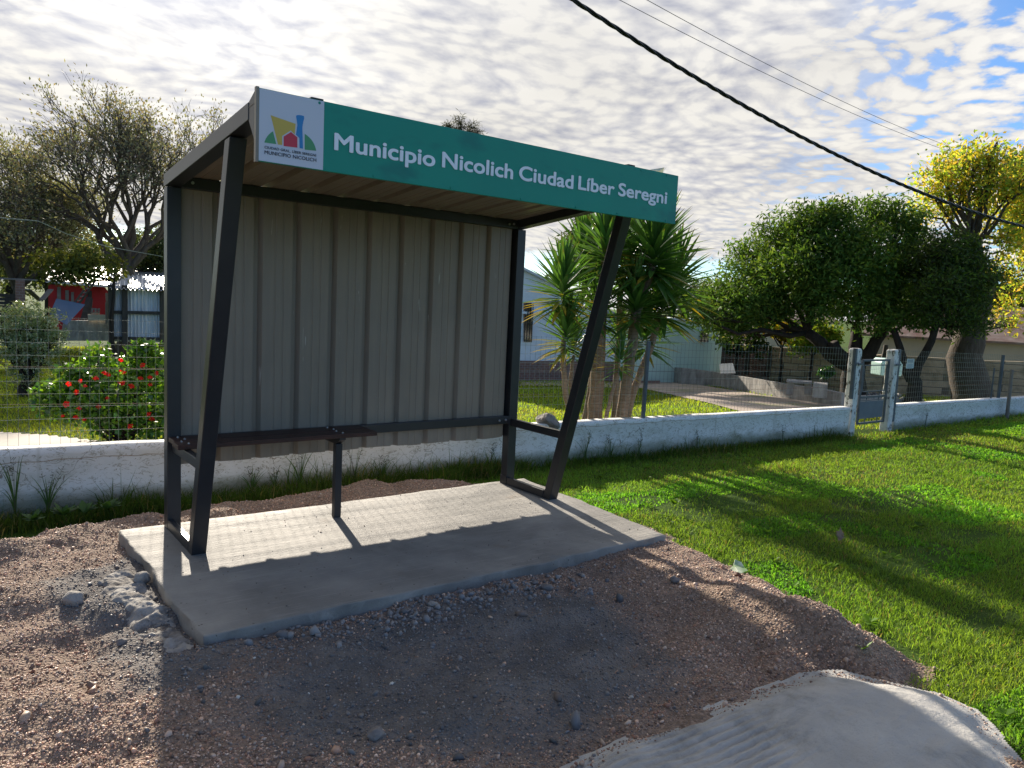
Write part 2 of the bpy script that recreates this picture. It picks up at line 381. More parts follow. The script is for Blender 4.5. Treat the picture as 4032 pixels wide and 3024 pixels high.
def ex_moss(t, tc, col, bs): return t.mix(t.math('MULTIPLY', t.ramp(t.noise(tc, 1.1, 4, .6), .52, .66), .6), col, (.16, .19, .05))
M['drive'] = mat('mossy concrete drive', (.34, .27, .22), (.42, .35, .29), .9, .85, .004, 20, .3, extra=ex_moss)
M['curb'] = mat('stained render kerb wall', (.46, .44, .41), (.20, .185, .17), 3, .9, .01, 25, .2, stretch=(2.5, 2.5, .7), detail=7)
M['mint'] = mat('pale mint render', (.62, .76, .66), (.67, .80, .70), 1.2, .85, .002, 20, .2)
M['paleblue'] = mat('pale wall render', (.70, .76, .78), (.76, .80, .80), 1.2, .85, .002, 20, .2)
def ex_brick(t, tc, col, bs):
    b = t.n('ShaderNodeTexBrick'); b.inputs['Scale'].default_value = 3.5; b.inputs['Mortar Size'].default_value = .02
    b.inputs['Color1'].default_value = (.24, .12, .09, 1); b.inputs['Color2'].default_value = (.17, .10, .08, 1); b.inputs['Mortar'].default_value = (.26, .22, .19, 1)
    sp = t.n('ShaderNodeSeparateXYZ'); t.l(tc, sp.inputs[0]); c_ = t.n('ShaderNodeCombineXYZ')
    t.l(t.math('ADD', sp.outputs[0], sp.outputs[1]), c_.inputs[0]); t.l(sp.outputs[2], c_.inputs[1]); t.l(c_.outputs[0], b.inputs['Vector'])
    return b.outputs['Color']
M['brick'] = mat('old brick', (.2, .1, .1), None, rough=.9, extra=ex_brick)
def ex_block(t, tc, col, bs):
    b = t.n('ShaderNodeTexBrick'); b.inputs['Scale'].default_value = 1.0; b.inputs['Mortar Size'].default_value = .012
    b.inputs['Brick Width'].default_value = .4; b.inputs['Row Height'].default_value = .2
    b.inputs['Color1'].default_value = (.46, .37, .26, 1); b.inputs['Color2'].default_value = (.38, .30, .205, 1); b.inputs['Mortar'].default_value = (.12, .10, .08, 1)
    sp = t.n('ShaderNodeSeparateXYZ'); t.l(tc, sp.inputs[0]); c_ = t.n('ShaderNodeCombineXYZ')
    t.l(t.math('ADD', sp.outputs[0], sp.outputs[1]), c_.inputs[0]); t.l(sp.outputs[2], c_.inputs[1]); t.l(c_.outputs[0], b.inputs['Vector'])
    return t.mix(t.ramp(t.noise(tc, 1.5, 6, .7), .42, .68), b.outputs['Color'], (.17, .145, .09))
M['block'] = mat('weathered block', (.2, .1, .1), None, rough=.95, bump=.012, bsc=12, extra=ex_block)
M['cream'] = mat('aged cream render', (.50, .43, .34), (.60, .53, .43), 1, .9, .004, 15, .2)
M['rustroof'] = mat('rusty tin roof', (.16, .07, .05), (.30, .24, .21), 2.5, .6, .002, 20, .4)
M['redwall'] = mat('faded red paint', (.50, .03, .03), (.36, .03, .03), 2, .8, .003, 20, .3)
M['tin'] = mat('galvanised corrugated tin', (.78, .80, .82), (.50, .52, .55), 1.5, .35, .001, 20, metal=.1, stretch=(3, 3, .4))
M['tinroof'] = mat('bright tin roof', (.70, .68, .64), (.55, .5, .47), 1.5, .35, .001, 20, metal=.2)
M['darkwood'] = mat('dark weathered timber', (.04, .035, .03), (.075, .065, .055), 6, .9, .004, 30, stretch=(1, 1, .2))
M['greywood'] = mat('grey weathered timber', (.16, .14, .12), (.24, .22, .20), 6, .9, .004, 30)
M['tarp'] = mat('blue tarpaulin', (.05, .11, .19), (.065, .13, .22), 3, .5, .006, 6)
M['glass'] = mat('dark window glass', (.012, .018, .025), None, rough=.08, spec=.8)
M['frame'] = mat('white window frame', (.6, .62, .62), None, rough=.5)
M['mintbox'] = mat('pale mint plastic', (.45, .66, .60), (.40, .58, .54), 4, .5)
M['paper'] = mat('faded paper notice', (.55, .66, .64), None, rough=.7)
M['litter'] = mat('crumpled printed plastic', (.62, .66, .52), (.20, .34, .12), 14, .4, 0, detail=1)
M['plasticw'] = mat('white plastic scrap', (.7, .7, .68), None, rough=.5, trans=.3)
M['dryleaf'] = mat('dry leaf', (.30, .20, .13), (.22, .14, .09), 20, .7, trans=.2)
M['rock'] = mat('grey rock', (.17, .155, .15), (.27, .25, .23), 8, .85, .01, 30, .2)
M['gatepanel'] = mat('grey blue gate sheet', (.10, .125, .16), (.14, .165, .20), 4, .5, .001, 30)
M['ash'] = mat('ash and embers', (.20, .19, .18), (.06, .05, .05), 20, .9)

# ------------------------------------------------------------------ ground sheet
def axis(a, b, fine0, fine1, step, growth=1.25):
    xs = list(np.arange(fine0, fine1, step)); s = step; x = fine0
    pre = []
    while x > a: s *= growth; x -= s; pre.append(x)
    s = step; x = fine1; post = [fine1]
    while x < b: s *= growth; x += s; post.append(x)
    return np.array(pre[::-1] + xs + post)
def grid_mesh(name, X, Y, Zf, m, keep=None, col=None, smooth_=True):
    gx, gy = np.meshgrid(X, Y); Z = Zf(gx, gy); V = np.stack([gx, gy, Z], -1).reshape(-1, 3)
    ny, nx = gx.shape; i = np.arange(ny - 1)[:, None] * nx + np.arange(nx - 1)[None]
    F = np.stack([i, i + 1, i + nx + 1, i + nx], -1).reshape(-1, 4)
    if keep is not None:
        k = keep(gx, gy).ravel(); F = F[k[F].all(1)]
        used = np.zeros(len(V), bool); used[F.ravel()] = True; ren = np.cumsum(used) - 1; F = ren[F]; 
        if col is not None: col = col(gx, gy).reshape(-1)[used]
        V = V[used]
    elif col is not None: col = col(gx, gy).reshape(-1)
    return npmesh(name, V, F, m, col=None if col is None else np.repeat(col[:, None], 3, 1), smooth_=smooth_)

# ---- polygons on the road side (photo pixels dropped to the ground)
def poly(pts, z=-.09): return np.array([onz(x, y, z)[:2] for x, y in pts])
def sdf(P, x, y):
    x = np.asarray(x, float); y = np.asarray(y, float); d = np.full(x.shape, 1e9); ins = np.zeros(x.shape, bool)
    n = len(P)
    for i in range(n):
        a = P[i]; b = P[(i + 1) % n]; e = b - a
        tt = np.clip(((x - a[0]) * e[0] + (y - a[1]) * e[1]) / (e @ e), 0, 1)
        d = np.minimum(d, np.hypot(x - a[0] - tt * e[0], y - a[1] - tt * e[1]))
        c = ((a[1] <= y) != (b[1] <= y)) & (x < (b[0] - a[0]) * (y - a[1]) / (b[1] - a[1] + 1e-12) + a[0]); ins ^= c
    return np.where(ins, d, -d)
BK = poly([(-300, 2200), (0, 2115), (130, 2055), (230, 2056), (330, 2042), (480, 2005), (640, 1990), (900, 1955), (1200, 1905), (1450, 1872), (1700, 1866), (1960, 1880)], .0)
GP = np.vstack([BK + np.array([.02, .16]), poly([(2085, 1890),
           (2290, 1968), (2640, 2098), (2900, 2230), (3080, 2310), (3300, 2425), (3540, 2530), (3650, 2610), (3640, 2680), (3720, 2720), (3930, 2850), (4032, 2960)]), [[2.6, -5.2], [1.5, -7.5], [-5, -7.5], [-5.5, -1.5]]])
AP = poly([(2130, 3070), (2330, 2960), (2560, 2862), (2850, 2765), (3060, 2680), (3170, 2640), (3330, 2630), (3500, 2672), (3700, 2715), (3830, 2775), (3900, 2850), (3990, 2960), (4060, 3060)], -.03)
AP = np.vstack([AP, [[2.3, -5.2], [1.2, -6.6], [-.6, -5.6], [0.1, -4.2]]])
# slab outline
_FR = onz(2627, 2107); _BR = onz(2064, 1884)
SL = np.array([(-.275, .135), (-.25, -.5), (-.262, -1.1), (-.255, -1.815), (.6, -1.80), (1.5, -1.815), (2.4, -1.80), (_FR[0], -1.80), (_FR[0] * .66 + _BR[0] * .34, -1.15), (_FR[0] * .33 + _BR[0] * .67, -.5), (_BR[0], .13), (2.2, .14), (1.2, .12), (.4, .135)])
setp(grid_mesh('ground', axis(-1500, 1500, -4, 16, .16), axis(-1500, 1500, -7, 6, .16), lambda x, y: Hg(x, y) - .012 - .12 * smooth(.0, .15, sdf(GP, x, y)), M['lawn']), kind='structure')
mounds = []
def mound(px, py, r, h, asp=1, ang=0):
    if py < 2120 and px < 2000: h *= .35
    q = onz(px, py, -.04); mounds.append((q[0], q[1], r, h, asp, ang))
for a in [(40, 2150, .16, .05), (230, 2110, .22, .05), (480, 2040, .2, .035), (900, 1990, .16, .05), (1150, 1930, .18, .045), (1450, 1890, .17, .06), (1850, 1868, .2, .06), (1950, 1855, .14, .05),
          (60, 2330, .2, .05), (130, 2560, .3, -.04), (330, 2500, .18, -.03), (60, 2800, .3, .05), (600, 2700, .3, .03),
          (2300, 2130, .18, .03), (3000, 2420, .25, .08), (3150, 2480, .2, .07), (3320, 2560, .16, .06), (2860, 2360, .3, .05), (2650, 2250, .25, .04), (3330, 2640, .14, -.06), (3560, 2640, .14, -.03), (3230, 2500, .16, .05),
          (2100, 2700, .3, .02), (1500, 2650, .35, -.03), (2500, 2500, .3, -.02), (1900, 2450, .3, .02)]: mound(*a)
def Hgr(x, y):
    s = sdf(GP, x, y)
    h = Hg(x, y) - .03 + .085 * smooth(-.02, .22, s) + .0 + .024 * fbm(x, y, 2.0, 3, 20) + .016 * fbm(x, y, 7, 4, 30)
    for mx, my, r, hh, _, _ in mounds: h = h + 1.25 * hh * np.exp(-((x - mx) ** 2 + (y - my) ** 2) / (r * r))
    for i in range(len(BK) - 1):
        a, e = BK[i], BK[i + 1]; dd = e - a; tt = np.clip(((x - a[0]) * dd[0] + (y - a[1]) * dd[1]) / (dd @ dd), 0, 1)
        dist_ = np.hypot(x - a[0] - tt * dd[0], y - a[1] - tt * dd[1]); rdg = np.exp(-(dist_ / .3) ** 2) if i == 0 else np.maximum(rdg, np.exp(-(dist_ / .3) ** 2))
    h = h + (.065 + .02 * vn(x, y, 3.3, 64)) * rdg
    ss = sdf(SL, x, y)
    cap = np.where(ss > -.16, np.where(y > .1, .03, -.035) + .10 * smooth(.02, .16, -ss), 9)
    h = np.minimum(h, cap)
    return np.where(ss > .06, np.minimum(h, -.07), h)
def greyf(x, y):   # grey cement dust trodden into the middle, widened to paint shaded gravel greyer
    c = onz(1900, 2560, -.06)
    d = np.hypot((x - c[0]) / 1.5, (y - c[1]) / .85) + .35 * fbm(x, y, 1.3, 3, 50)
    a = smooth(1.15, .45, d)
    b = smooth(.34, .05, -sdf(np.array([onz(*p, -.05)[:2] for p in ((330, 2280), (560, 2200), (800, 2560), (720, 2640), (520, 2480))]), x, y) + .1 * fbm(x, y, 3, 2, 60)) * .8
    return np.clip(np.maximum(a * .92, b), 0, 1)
gxs = np.arange(-5.4, 5.2, .022); gys = np.arange(-7.4, .9, .022)
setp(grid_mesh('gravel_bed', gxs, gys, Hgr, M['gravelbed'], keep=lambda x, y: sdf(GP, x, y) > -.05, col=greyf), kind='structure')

# cement apron
def Hap(x, y):
    s = sdf(AP, x, y) + .03 * fbm(x, y, 5, 4, 73)
    q = onz(3480, 2740, 0); hump = .05 * np.exp(-(((x - q[0]) / .75) ** 2 + ((y - q[1]) / .5) ** 2))
    h = -.055 + .045 * smooth(0, .16, s) + hump * smooth(0, .3, s) + .012 * fbm(x, y, 2.6, 4, 70) + .0035 * np.abs(fbm(x, y, 14, 4, 74))
    # trowel grooves
    a = onz(2300, 3000, 0)[:2]; b = onz(2900, 2790, 0)[:2]; e = (b - a) / np.hypot(*(b - a)); nrm = np.array([-e[1], e[0]])
    u = (x - a[0]) * nrm[0] + (y - a[1]) * nrm[1]; v = (x - a[0]) * e[0] + (y - a[1]) * e[1]
    u2 = u + .012 * vn(x, y, 3, 81)
    gr = np.sin(u2 * 2 * np.pi / .042 + .6 * vn(x, y, 4, 80))
    band = smooth(-.42, -.36, u) * smooth(.12, .02, u) * smooth(-.5, -.2, v) * smooth(.95, .6, v)
    h = h + np.minimum(gr, .3) * .019 * band * (.6 + .4 * vn(x, y, 5, 82))
    return h
setp(grid_mesh('cement_apron', np.arange(-1.4, 4.2, .011), np.arange(-6.6, -3.0, .011), Hap, M['apron'], keep=lambda x, y: sdf(AP, x, y) > -.03), kind='structure')

# slab
def build_slab():
    n = len(SL); ring = []
    for i in range(n):
        a = SL[i]; b = SL[(i + 1) % n]; L = np.hypot(*(b - a)); k = max(2, int(L / .03))
        for j in range(k): ring.append(a + (b - a) * j / k)
    ring = np.array(ring); c = np.array([1.5, -.85]); m_ = len(ring)
    jit = .012 * fbm(ring[:, 0] * 3, ring[:, 1] * 3, 1.4, 5, 90); dirv = (ring - c); dirv /= np.hypot(dirv[:, 0], dirv[:, 1])[:, None]
    ring = ring + dirv * jit[:, None]
    rr = []; prof = [(.0, -.16), (.006, -.06), (.004, -.008), (.0, -.0015), (-.008, 0.), (-.12, 0), (-.3, 0)]
    for off, z in prof:
        zz = z + .004 * fbm(ring[:, 0], ring[:, 1], 6, 3, 91) * (.6 if z > -.05 else 3)
        o2 = off + .008 * fbm(ring[:, 0], ring[:, 1] + z * 20, 9, 3, 92) * (1 if z < 0 else .0)
        rr.append(np.column_stack([ring + dirv * o2[:, None], zz]))
    V = np.vstack(rr); F = []
    for k in range(len(prof) - 1):
        i = np.arange(m_); j = (i + 1) % m_
        F.append(np.stack([k * m_ + i, k * m_ + j, (k + 1) * m_ + j, (k + 1) * m_ + i], -1))
    F = np.vstack(F); V = np.vstack([V, [[1.5, -.85, 0]]]); i = np.arange(m_); b = (len(prof) - 1) * m_
    T = np.stack([b + i, b + (i + 1) % m_, np.full(m_, len(V) - 1)], -1)
    return npmesh('concrete_slab', V, [F, T], M['slab'], smooth_=True)
setp(build_slab(), kind='structure')

# paving seen over the wall on the left, drive on the right
def strip(name, pts, m, dz=.012, behind=True, kind='structure'):
    P = [ghit(*p)[0][:2] if len(p) == 2 else np.array(p[:2]) for p in pts]; P = np.array(P)
    x0, y0 = P.min(0) - .1; x1, y1 = P.max(0) + .1; st = max(.08, (x1 - x0) / 160)
    return setp(grid_mesh(name, np.arange(x0, x1, st), np.arange(y0, y1, st), lambda x, y: Hg(x, y) + dz, m, keep=lambda x, y: sdf(P, x, y) > 0), kind=kind)
def g3(px, py): return ghit(px, py)[0]
strip('path', [(-700, 1690), (0, 1703), (180, 1712), (380, 1735), (560, 1752), (900, 1800, 0)[:2], (-900, 1790)], M['path'])
strip('driveway', [(2040, 1418 + 60), (2380, 1500), (2560, 1500), (2640, 1500), (3000, 1556), (3420, 1610), (3330, 1640), (2950, 1640), (2890, 1617), (2780, 1588), (2640, 1556), (2500, 1527), (2040, 1520)], M['drive'])

# ------------------------------------------------------------------ bus shelter
W = 3.007; a_ = .09
SH = thing('bus_shelter', 'dark steel bus shelter with green and white name board, on a new concrete slab', 'bus shelter', (1.5, -.5, 0))
def sbox(name, a, b, m='steel', bev=.004, parent=SH):
    x = B(); x.box(a, b); return x.build(name, M[m], parent, bev)
for x0 in (0, W - a_):
    sbox('back_post', (x0, 0, -.03), (x0 + a_, a_, 2.318))
    b = B(); pr_ = [(-.607, -.03), (-.517, -.03), (-.517 - .718, 2.442), (-1.325, 2.450)]
    b.prism(pr_, lambda y, z, x0=x0: (x0, y, z), (a_, 0, 0)); b.build('front_leg', M['steel'], SH, .004)
    b = B(); b.prism([(.092, 2.320), (.092, 2.404), (-1.613, 2.571), (-1.613, 2.486)], lambda y, z, x0=x0: (x0 - .001, y, z), (a_ + .002, 0, 0)); b.build('roof_beam', M['steel'], SH, .003)
sbox('rail', (a_, .002, 2.320), (W - a_, .052, 2.396)); sbox('rail', (a_, .002, .568), (W - a_, .052, .640))
for x0, x1, s in ((.001, .042, 1), (W - .092, W - .05, -1)):
    sbox('base_rail', (x0, -.53, .002), (x1, -.002, .068))
sbox('seat_rail', (.03, -.73, .545), (.075, -.002, .612)); sbox('seat_rail', (W - .07, -.73, .545), (W - .025, -.002, .612))
sbox('foot_bracket', (W - .096, -.004, 0), (W - .0905, .092, .08), bev=.001)
def profile(x0, x1, pitch=.287, first=.595, depth=.042):
    P = [(x0, 0)]; x = first - pitch * 3
    while x < x1:
        for dx, d in ((-.135, 0), (-.132, .003), (-.124, .003), (-.121, 0), (-.075, 0), (-.072, .003), (-.064, .003), (-.061, 0), (0, 0), (.013, depth), (.043, depth), (.068, 0)):
            if x0 < x + dx - .02 and x + dx < x1: P.append((x + dx - .005, d))
        x += pitch
    P.append((x1, 0)); return P
def sheet(name, P, f0, f1, m, parent, th=(0, .0012, 0), nseg=1):
    b = B(); n = len(P)
    for k in range(nseg):
        pass
    V = []; F = []
    rows = [[f0(*p) for p in P], [f1(*p) for p in P]]
    for i in range(n - 1): b.quad(rows[0][i], rows[0][i + 1], rows[1][i + 1], rows[1][i])
    o = b.build(name, m, parent)
    md = o.modifiers.new('sol', 'SOLIDIFY'); md.thickness = .0012; md.offset = 0
    return o
PP = profile(.06, W - .06, depth=.038)
def zb(x): return .435 + .006 * (int(x / .95) % 2) + .003 * math.sin(x * 9)
sheet('back_panel', PP, lambda x, d: (x, .055 + d, zb(x)), lambda x, d: (x, .055 + d, 2.36), M['panel'], SH)
PR = profile(.0, W, first=.63, depth=.058)
PR = [(x, d) for x, d in PR]
sheet('roof_sheet', PR, lambda x, d: (x, .16, 2.386 + d), lambda x, d: (x, -1.700, 2.552 + d), M['panel'], SH)
# bench
for y0, y1, x0 in ((-.172, -.018, .004), (-.335, -.182, -.012)):
    pk = sbox('bench_plank', (x0, y0, .616), (1.41, y1, .648), 'plank', .003)
    for bx in (x0 + .05, x0 + .075, 1.13, 1.145):
        for yy in ([(y0 + y1) / 2 + (.04 if bx in (x0 + .05, 1.13) else -.04)]):
            b = B(); b.tube([(bx, yy, .647), (bx, yy, .653)], .009, 8); b.tube([(bx, yy, .652), (bx, yy, .657)], .006, 6); b.build('bolt', M['bolt'], pk).location = (0, 0, 0)
sbox('bench_leg', (1.109, -.268, 0), (1.162, -.215, .56))
b = B(); b.prism([(-.004, .560), (-.004, .6155), (-.325, .6155), (-.325, .600), (-.25, .560)], lambda y, z: (1.11, y, z), (.05, 0, 0)); b.build('bench_bracket', M['steel'], SH, .002)
for bx, bz in ((W - .13, .605), (W - .20, .602), (.15, .605), (W - .14, 2.36), (W - .19, 2.352), (.16, 2.36)):
    b = B(); b.tube([(bx, .004, bz), (bx, -.004, bz)], .011, 6); b.tube([(bx, -.003, bz), (bx, -.012, bz)], .006, 8); b.build('bolt', M['bolt'], SH)
# sign board
b = B(); b.box((0, -1.735, 2.278), (W - .004, -1.715, 2.618)); sg = b.build('sign_board', M['signgreen'], SH, .003)
b = B(); b.prism([(-1.612, 2.486), (-1.612, 2.571), (-1.714, 2.616), (-1.714, 2.36)], lambda y, z: (.002, y, z), (.006, 0, 0)); b.build('side_flashing', M['steel'], SH)
b = B(); b.prism([(-1.612, 2.486), (-1.612, 2.571), (-1.714, 2.616), (-1.714, 2.36)], lambda y, z: (W - .014, y, z), (.006, 0, 0)); b.build('side_flashing', M['steel'], SH)
b = B(); b.box((-.004, -1.7365, 2.274), (.010, -1.712, 2.622)); b.build('edge_trim', M['panel'], SH)
def lk(o, parent):   # place as sub-part (part sits at minus the thing's location already)
    o.parent = parent; o.location = (0, 0, 0); return o
b = B(); b.box((.011, -1.7375, 2.281), (.335, -1.7352, 2.615)); lk(b.build('white_field', M['signwhite'], None), sg)
def s3(zx, zy): q = ony(900 + zx * .48217, 300 + zy * .48217, -1.7385); return (q[0], q[2])
SY = -1.7378
def logo(name, pts, m, lift=0.):
    P = [s3(*p) for p in pts]
    b = B(); b.prism(P, lambda x, z: (x, SY - lift, z), (0, -.0008, 0)); lk(b.build(name, M[m], None), sg)
def arc(p, c, q, n=8): return [((1 - t) ** 2 * p[0] + 2 * t * (1 - t) * c[0] + t * t * q[0], (1 - t) ** 2 * p[1] + 2 * t * (1 - t) * c[1] + t * t * q[1]) for t in [i / n for i in range(n + 1)]]
logo('emblem_hill', arc((292, 541), (312, 478), (363, 450)) + [(390, 555)], 'grn')
logo('emblem_hill', [(622, 470)] + arc((622, 470), (700, 520), (716, 609)) + [(622, 600)], 'grn')
logo('emblem_shape', [(344, 318), (548, 389), (540, 475), (508, 443), (438, 488), (438, 562), (404, 558)], 'yel')
logo('emblem_tower', arc((552, 322), (572, 310), (616, 326)) + arc((618, 345), (600, 400), (604, 450)) + [(608, 592), (580, 587), (578, 505), (550, 478), (556, 440)] + arc((562, 400), (556, 350), (552, 335)), 'blu')
logo('emblem_house', [(450, 492), (510, 456), (562, 500), (562, 584), (450, 570)], 'red')
def text(name, s, x0, x1, zbase, caph, m, bold=.0, sp=1.0, parent=sg):
    cu_ = bpy.data.curves.new(name, 'FONT'); cu_.body = s; cu_.size = 1; cu_.offset = 0; cu_.extrude = 0; cu_.space_character = sp; cu_.resolution_u = 6
    o = bpy.data.objects.new('tmp', cu_); C0.objects.link(o)
    bpy.context.view_layer.update()
    me = bpy.data.meshes.new_from_object(o.evaluated_get(bpy.context.evaluated_depsgraph_get()))
    bpy.data.objects.remove(o)
    n = len(me.vertices); co = np.zeros(n * 3); me.vertices.foreach_get('co', co); co = co.reshape(-1, 3)
    xmin, xmax = co[:, 0].min(), co[:, 0].max()
    k = (x1 - x0) / (xmax - xmin); kz = caph / .729
    V = np.zeros_like(co); V[:, 0] = x0 + (co[:, 0] - xmin) * k; V[:, 2] = zbase + co[:, 1] * kz; V[:, 1] = SY
    fs = [tuple(p.vertices) for p in me.polygons]; e_ = bold * .9
    VV = []; FF = []
    for q_, (ax, az) in enumerate(((0, 0), (e_ * k, 0), (-e_ * k, 0), (0, e_ * kz), (0, -e_ * kz), (e_ * k * .7, e_ * kz * .7), (-e_ * k * .7, -e_ * kz * .7), (e_ * k * .7, -e_ * kz * .7), (-e_ * k * .7, e_ * kz * .7)) if bold else ((0, (0, 0)),)):
        VV += [(v_[0] + ax, v_[1] - .00025 * q_, v_[2] + az) for v_ in V]; FF += [tuple(i_ + q_ * n for i_ in f_) for f_ in fs]
    me = bpy.data.meshes.new(name); me.from_pydata(VV, [], FF); me.update()
    o = link(name, me, M[m])
    lk(o, parent); return o
text('lettering', 'Municipio', .396, .985, 2.392, .085, 'letter', .030)
text('lettering', 'Nicolich', 1.036, 1.527, 2.398, .085, 'letter', .030)
text('lettering', 'Ciudad', 1.578, 2.008, 2.402, .085, 'letter', .030)
text('lettering', 'L\u00edber', 2.056, 2.372, 2.406, .085, 'letter', .030)
text('lettering', 'Seregni', 2.415, 2.890, 2.410, .085, 'letter', .030)
q0 = s3(294, 578); q1 = s3(714, 640)
text('caption', 'CIUDAD GRAL. L\u00cdBER SEREGNI', q0[0], q1[0], q0[1] - .006, .0125, 'dktext', .004, 1.05)
q0 = s3(294, 620); q1 = s3(716, 685)
text('caption', 'MUNICIPIO NICOLICH', q0[0], q1[0], q0[1] - .0075, .0175, 'dktext', .012, 1.05)
for i, x in enumerate((.62, 1.1, 1.6, 2.05, 2.42, 2.9)):
    b = B(); b.tube([(x, -1.735, 2.292), (x, -1.739, 2.292)], .007, 8); lk(b.build('rivet', M['signgreen'], None), sg)
for x in (.31, 2.62, 2.88):
    b = B(); b.tube([(x, -1.735, 2.604), (x, -1.739, 2.604)], .007, 8); lk(b.build('rivet', M['signgreen'], None), sg)
for x_ in (.27, 2.50):
    b = B(); b.box((x_, -1.73, 2.619), (x_ + .065, -1.66, 2.628)); b.build('bracket_tab', M['steel'], SH, .002)
# plastic scrap caught on the roof edge
V = [(2.72, -1.70, 2.62), (2.86, -1.705, 2.615), (2.90, -1.69, 2.665), (2.84, -1.67, 2.645), (2.95, -1.66, 2.68)]
b = B(); b.quad(V[0], V[1], V[2]); b.quad(V[0], V[2], V[3]); b.quad(V[1], (2.87, -1.70, 2.62), V[4]); o = b.build('plastic_scrap', M['plasticw']); setp(o, 'torn white plastic scrap caught on the top right corner of the green sign', 'plastic scrap')
o.modifiers.new('s', 'SOLIDIFY').thickness = .002

# ------------------------------------------------------------------ white wall, gate, mesh fence
def wallbox(name, x0, x1, z1f, z0, th, m, label, n=None):
    n = n or max(4, int((x1 - x0) / .12)); V = []; F = []
    prof = [(0, z0), (0, .0), (-.002, .24), (-.012, .25), (-.010, 1), (.0, 1.0), (th, 1.0), (th, z0)]
    xs = np.linspace(x0, x1, n + 1)
    for x in xs:
        zt = z1f(x) + .004 * float(vn(x, 0, 2.5, 5)); y = wally(x)
        for k, (dy, z) in enumerate(prof):
            zz = {4: zt - .012, 5: zt, 6: zt}.get(k, z)
            if k in (3,): zz = zt - .06
            if k == 2: zz = zt - .075
            V.append((x, y + dy + .004 * float(vn(x, z, 3, 7)), zz))
    m_ = len(prof)
    for i in range(n):
        for k in range(m_): 
            j = (k + 1) % m_; F.append((i * m_ + k, (i + 1) * m_ + k, (i + 1) * m_ + j, i * m_ + j))
    caps = [tuple(range(m_)), tuple(n * m_ + k for k in reversed(range(m_)))]
    o = npmesh(name, V, [np.array(F), np.array(caps)], M[m]); setp(o, label, 'wall'); return o
wt = lambda x: float(np.interp(x, [-6, -.9, 4.1, 10., 15.6, 40], [.39, .360, .311, .293, .285, .30]))
wallbox('garden_wall', -7, 10.22, wt, -.3, .15, 'white', 'long low peeling white wall running behind the bus shelter')
wallbox('garden_wall', 11.53, 44, wt, -.3, .15, 'white', 'low white wall beyond the gate at the right')
def gatepost(x0, x1, zt, label, wire_side):
    b = B(); y = wally((x0 + x1) / 2); seg = 14
    o = thing('gate_post', label, 'gate post', (x0, y, -.1), 'gate posts')
    b = B(); xc = (x0 + x1) / 2; hw = (x1 - x0) / 2
    rows = []
    for i, z in enumerate(list(np.linspace(-.2, zt - .07, seg)) + [zt - .03, zt - .005, zt]):
        k = 1 if i < seg else (.97, .8, .5)[i - seg]
        j = .006
        rows.append([(xc + sx_ * hw * k + j * float(vn(z * 3, i + sx_, 1, 9)), y + .07 + sy_ * .072 * k + j * float(vn(z * 4, i + sy_ + 5, 1, 10)), z) for sx_, sy_ in ((-1, -.9), (-.9, -1), (.9, -1), (1, -.9), (1, .9), (.9, 1), (-.9, 1), (-1, .9))])
    for r0, r1 in zip(rows[:-1], rows[1:]):
        for k in range(8): b.quad(r0[k], r0[(k + 1) % 8], r1[(k + 1) % 8], r1[k])
    b.quad(*rows[-1])
    b.build('shaft', M['lichen'], o)
    b = B(); s = wire_side
    b.bar((xc + s * (hw + .03), y + .02, -.0 if s > 0 else .42), (xc + s * (hw + .03), y + .02, zt), .05); b.build('angle_iron', M['pipe'], o, .003)
    b = B(); zc = zt - .245 if s < 0 else zt - .25
    b.bar((xc - hw - .012, y - .04, zc), (xc + hw + .012, y - .04, zc), .014, .03); b.build('strap', M['pipe'], o)
    return o
gatepost(10.27, 10.41, 1.22, 'lichen-spotted white concrete gate post at the end of the long wall', -1)
gatepost(11.33, 11.475, 1.21, 'rounder lichen-spotted white concrete gate post right of the gate', 1)
GT = thing('garden_gate', 'narrow metal garden gate with mesh top and solid grey lower panel', 'gate', (10.55, wally(10.55), -.15))
gx0, gx1 = 10.46, 11.29; gy = wally(10.85) + .03
b = B()
for p, q in (((gx0, -.0), (gx0, 1.02)), ((gx1, -.0), (gx1, 1.02)), ((gx0, 1.03), (gx1 + .02, 1.03)), ((gx0, .44), (gx1, .44)), ((gx0, .015), (gx1, .015))):
    b.bar((p[0], gy, p[1]), (q[0], gy, q[1]), .032)
b.build('gate_frame', M['pipe'], GT, .003)
b = B(); b.box((gx0 + .03, gy - .006, .09), (gx1 - .06, gy + .006, .37)); b.build('lower_panel', M['gatepanel'], GT)
b = B()
for p, q in (((gx0 + .05, .53), (gx1 - .06, .53)), ((gx0 + .05, .95), (gx1 - .06, .95)), ((gx0 + .05, .53), (gx0 + .05, .95)), ((gx1 - .06, .53), (gx1 - .06, .95)), ((gx0 + .03, .385), (gx1 - .05, .385))):
    b = B(); b.bar((p[0], gy - .004, p[1]), (q[0], gy - .004, q[1]), .016); b.build('inner_bar', M['pipe'], GT)
for x in np.linspace(gx0 + .22, gx1 - .22, 2):
    for z0, z1 in ((.37, .53), (.015, .09)): b = B(); b.bar((x, gy, z0), (x, gy, z1), .012); b.build('spacer', M['pipe'], GT)
def wires(b, pfun, us, zs, u0, u1, z0, z1, r=.0014, wob=.004):
    for u in us:
        b.tube([pfun(u + wob * float(vn(u, z, 3, 12)), z) for z in np.linspace(z0(u) if callable(z0) else z0, z1(u) if callable(z1) else z1, 4)], r, 4, False)
    for z in zs:
        n = max(3, int((u1 - u0) / .35))
        b.tube([pfun(u, (z(u) if callable(z) else z) + wob * float(vn(u, 3, 1.6, 13))) for u in np.linspace(u0, u1, n)], r, 4, False)
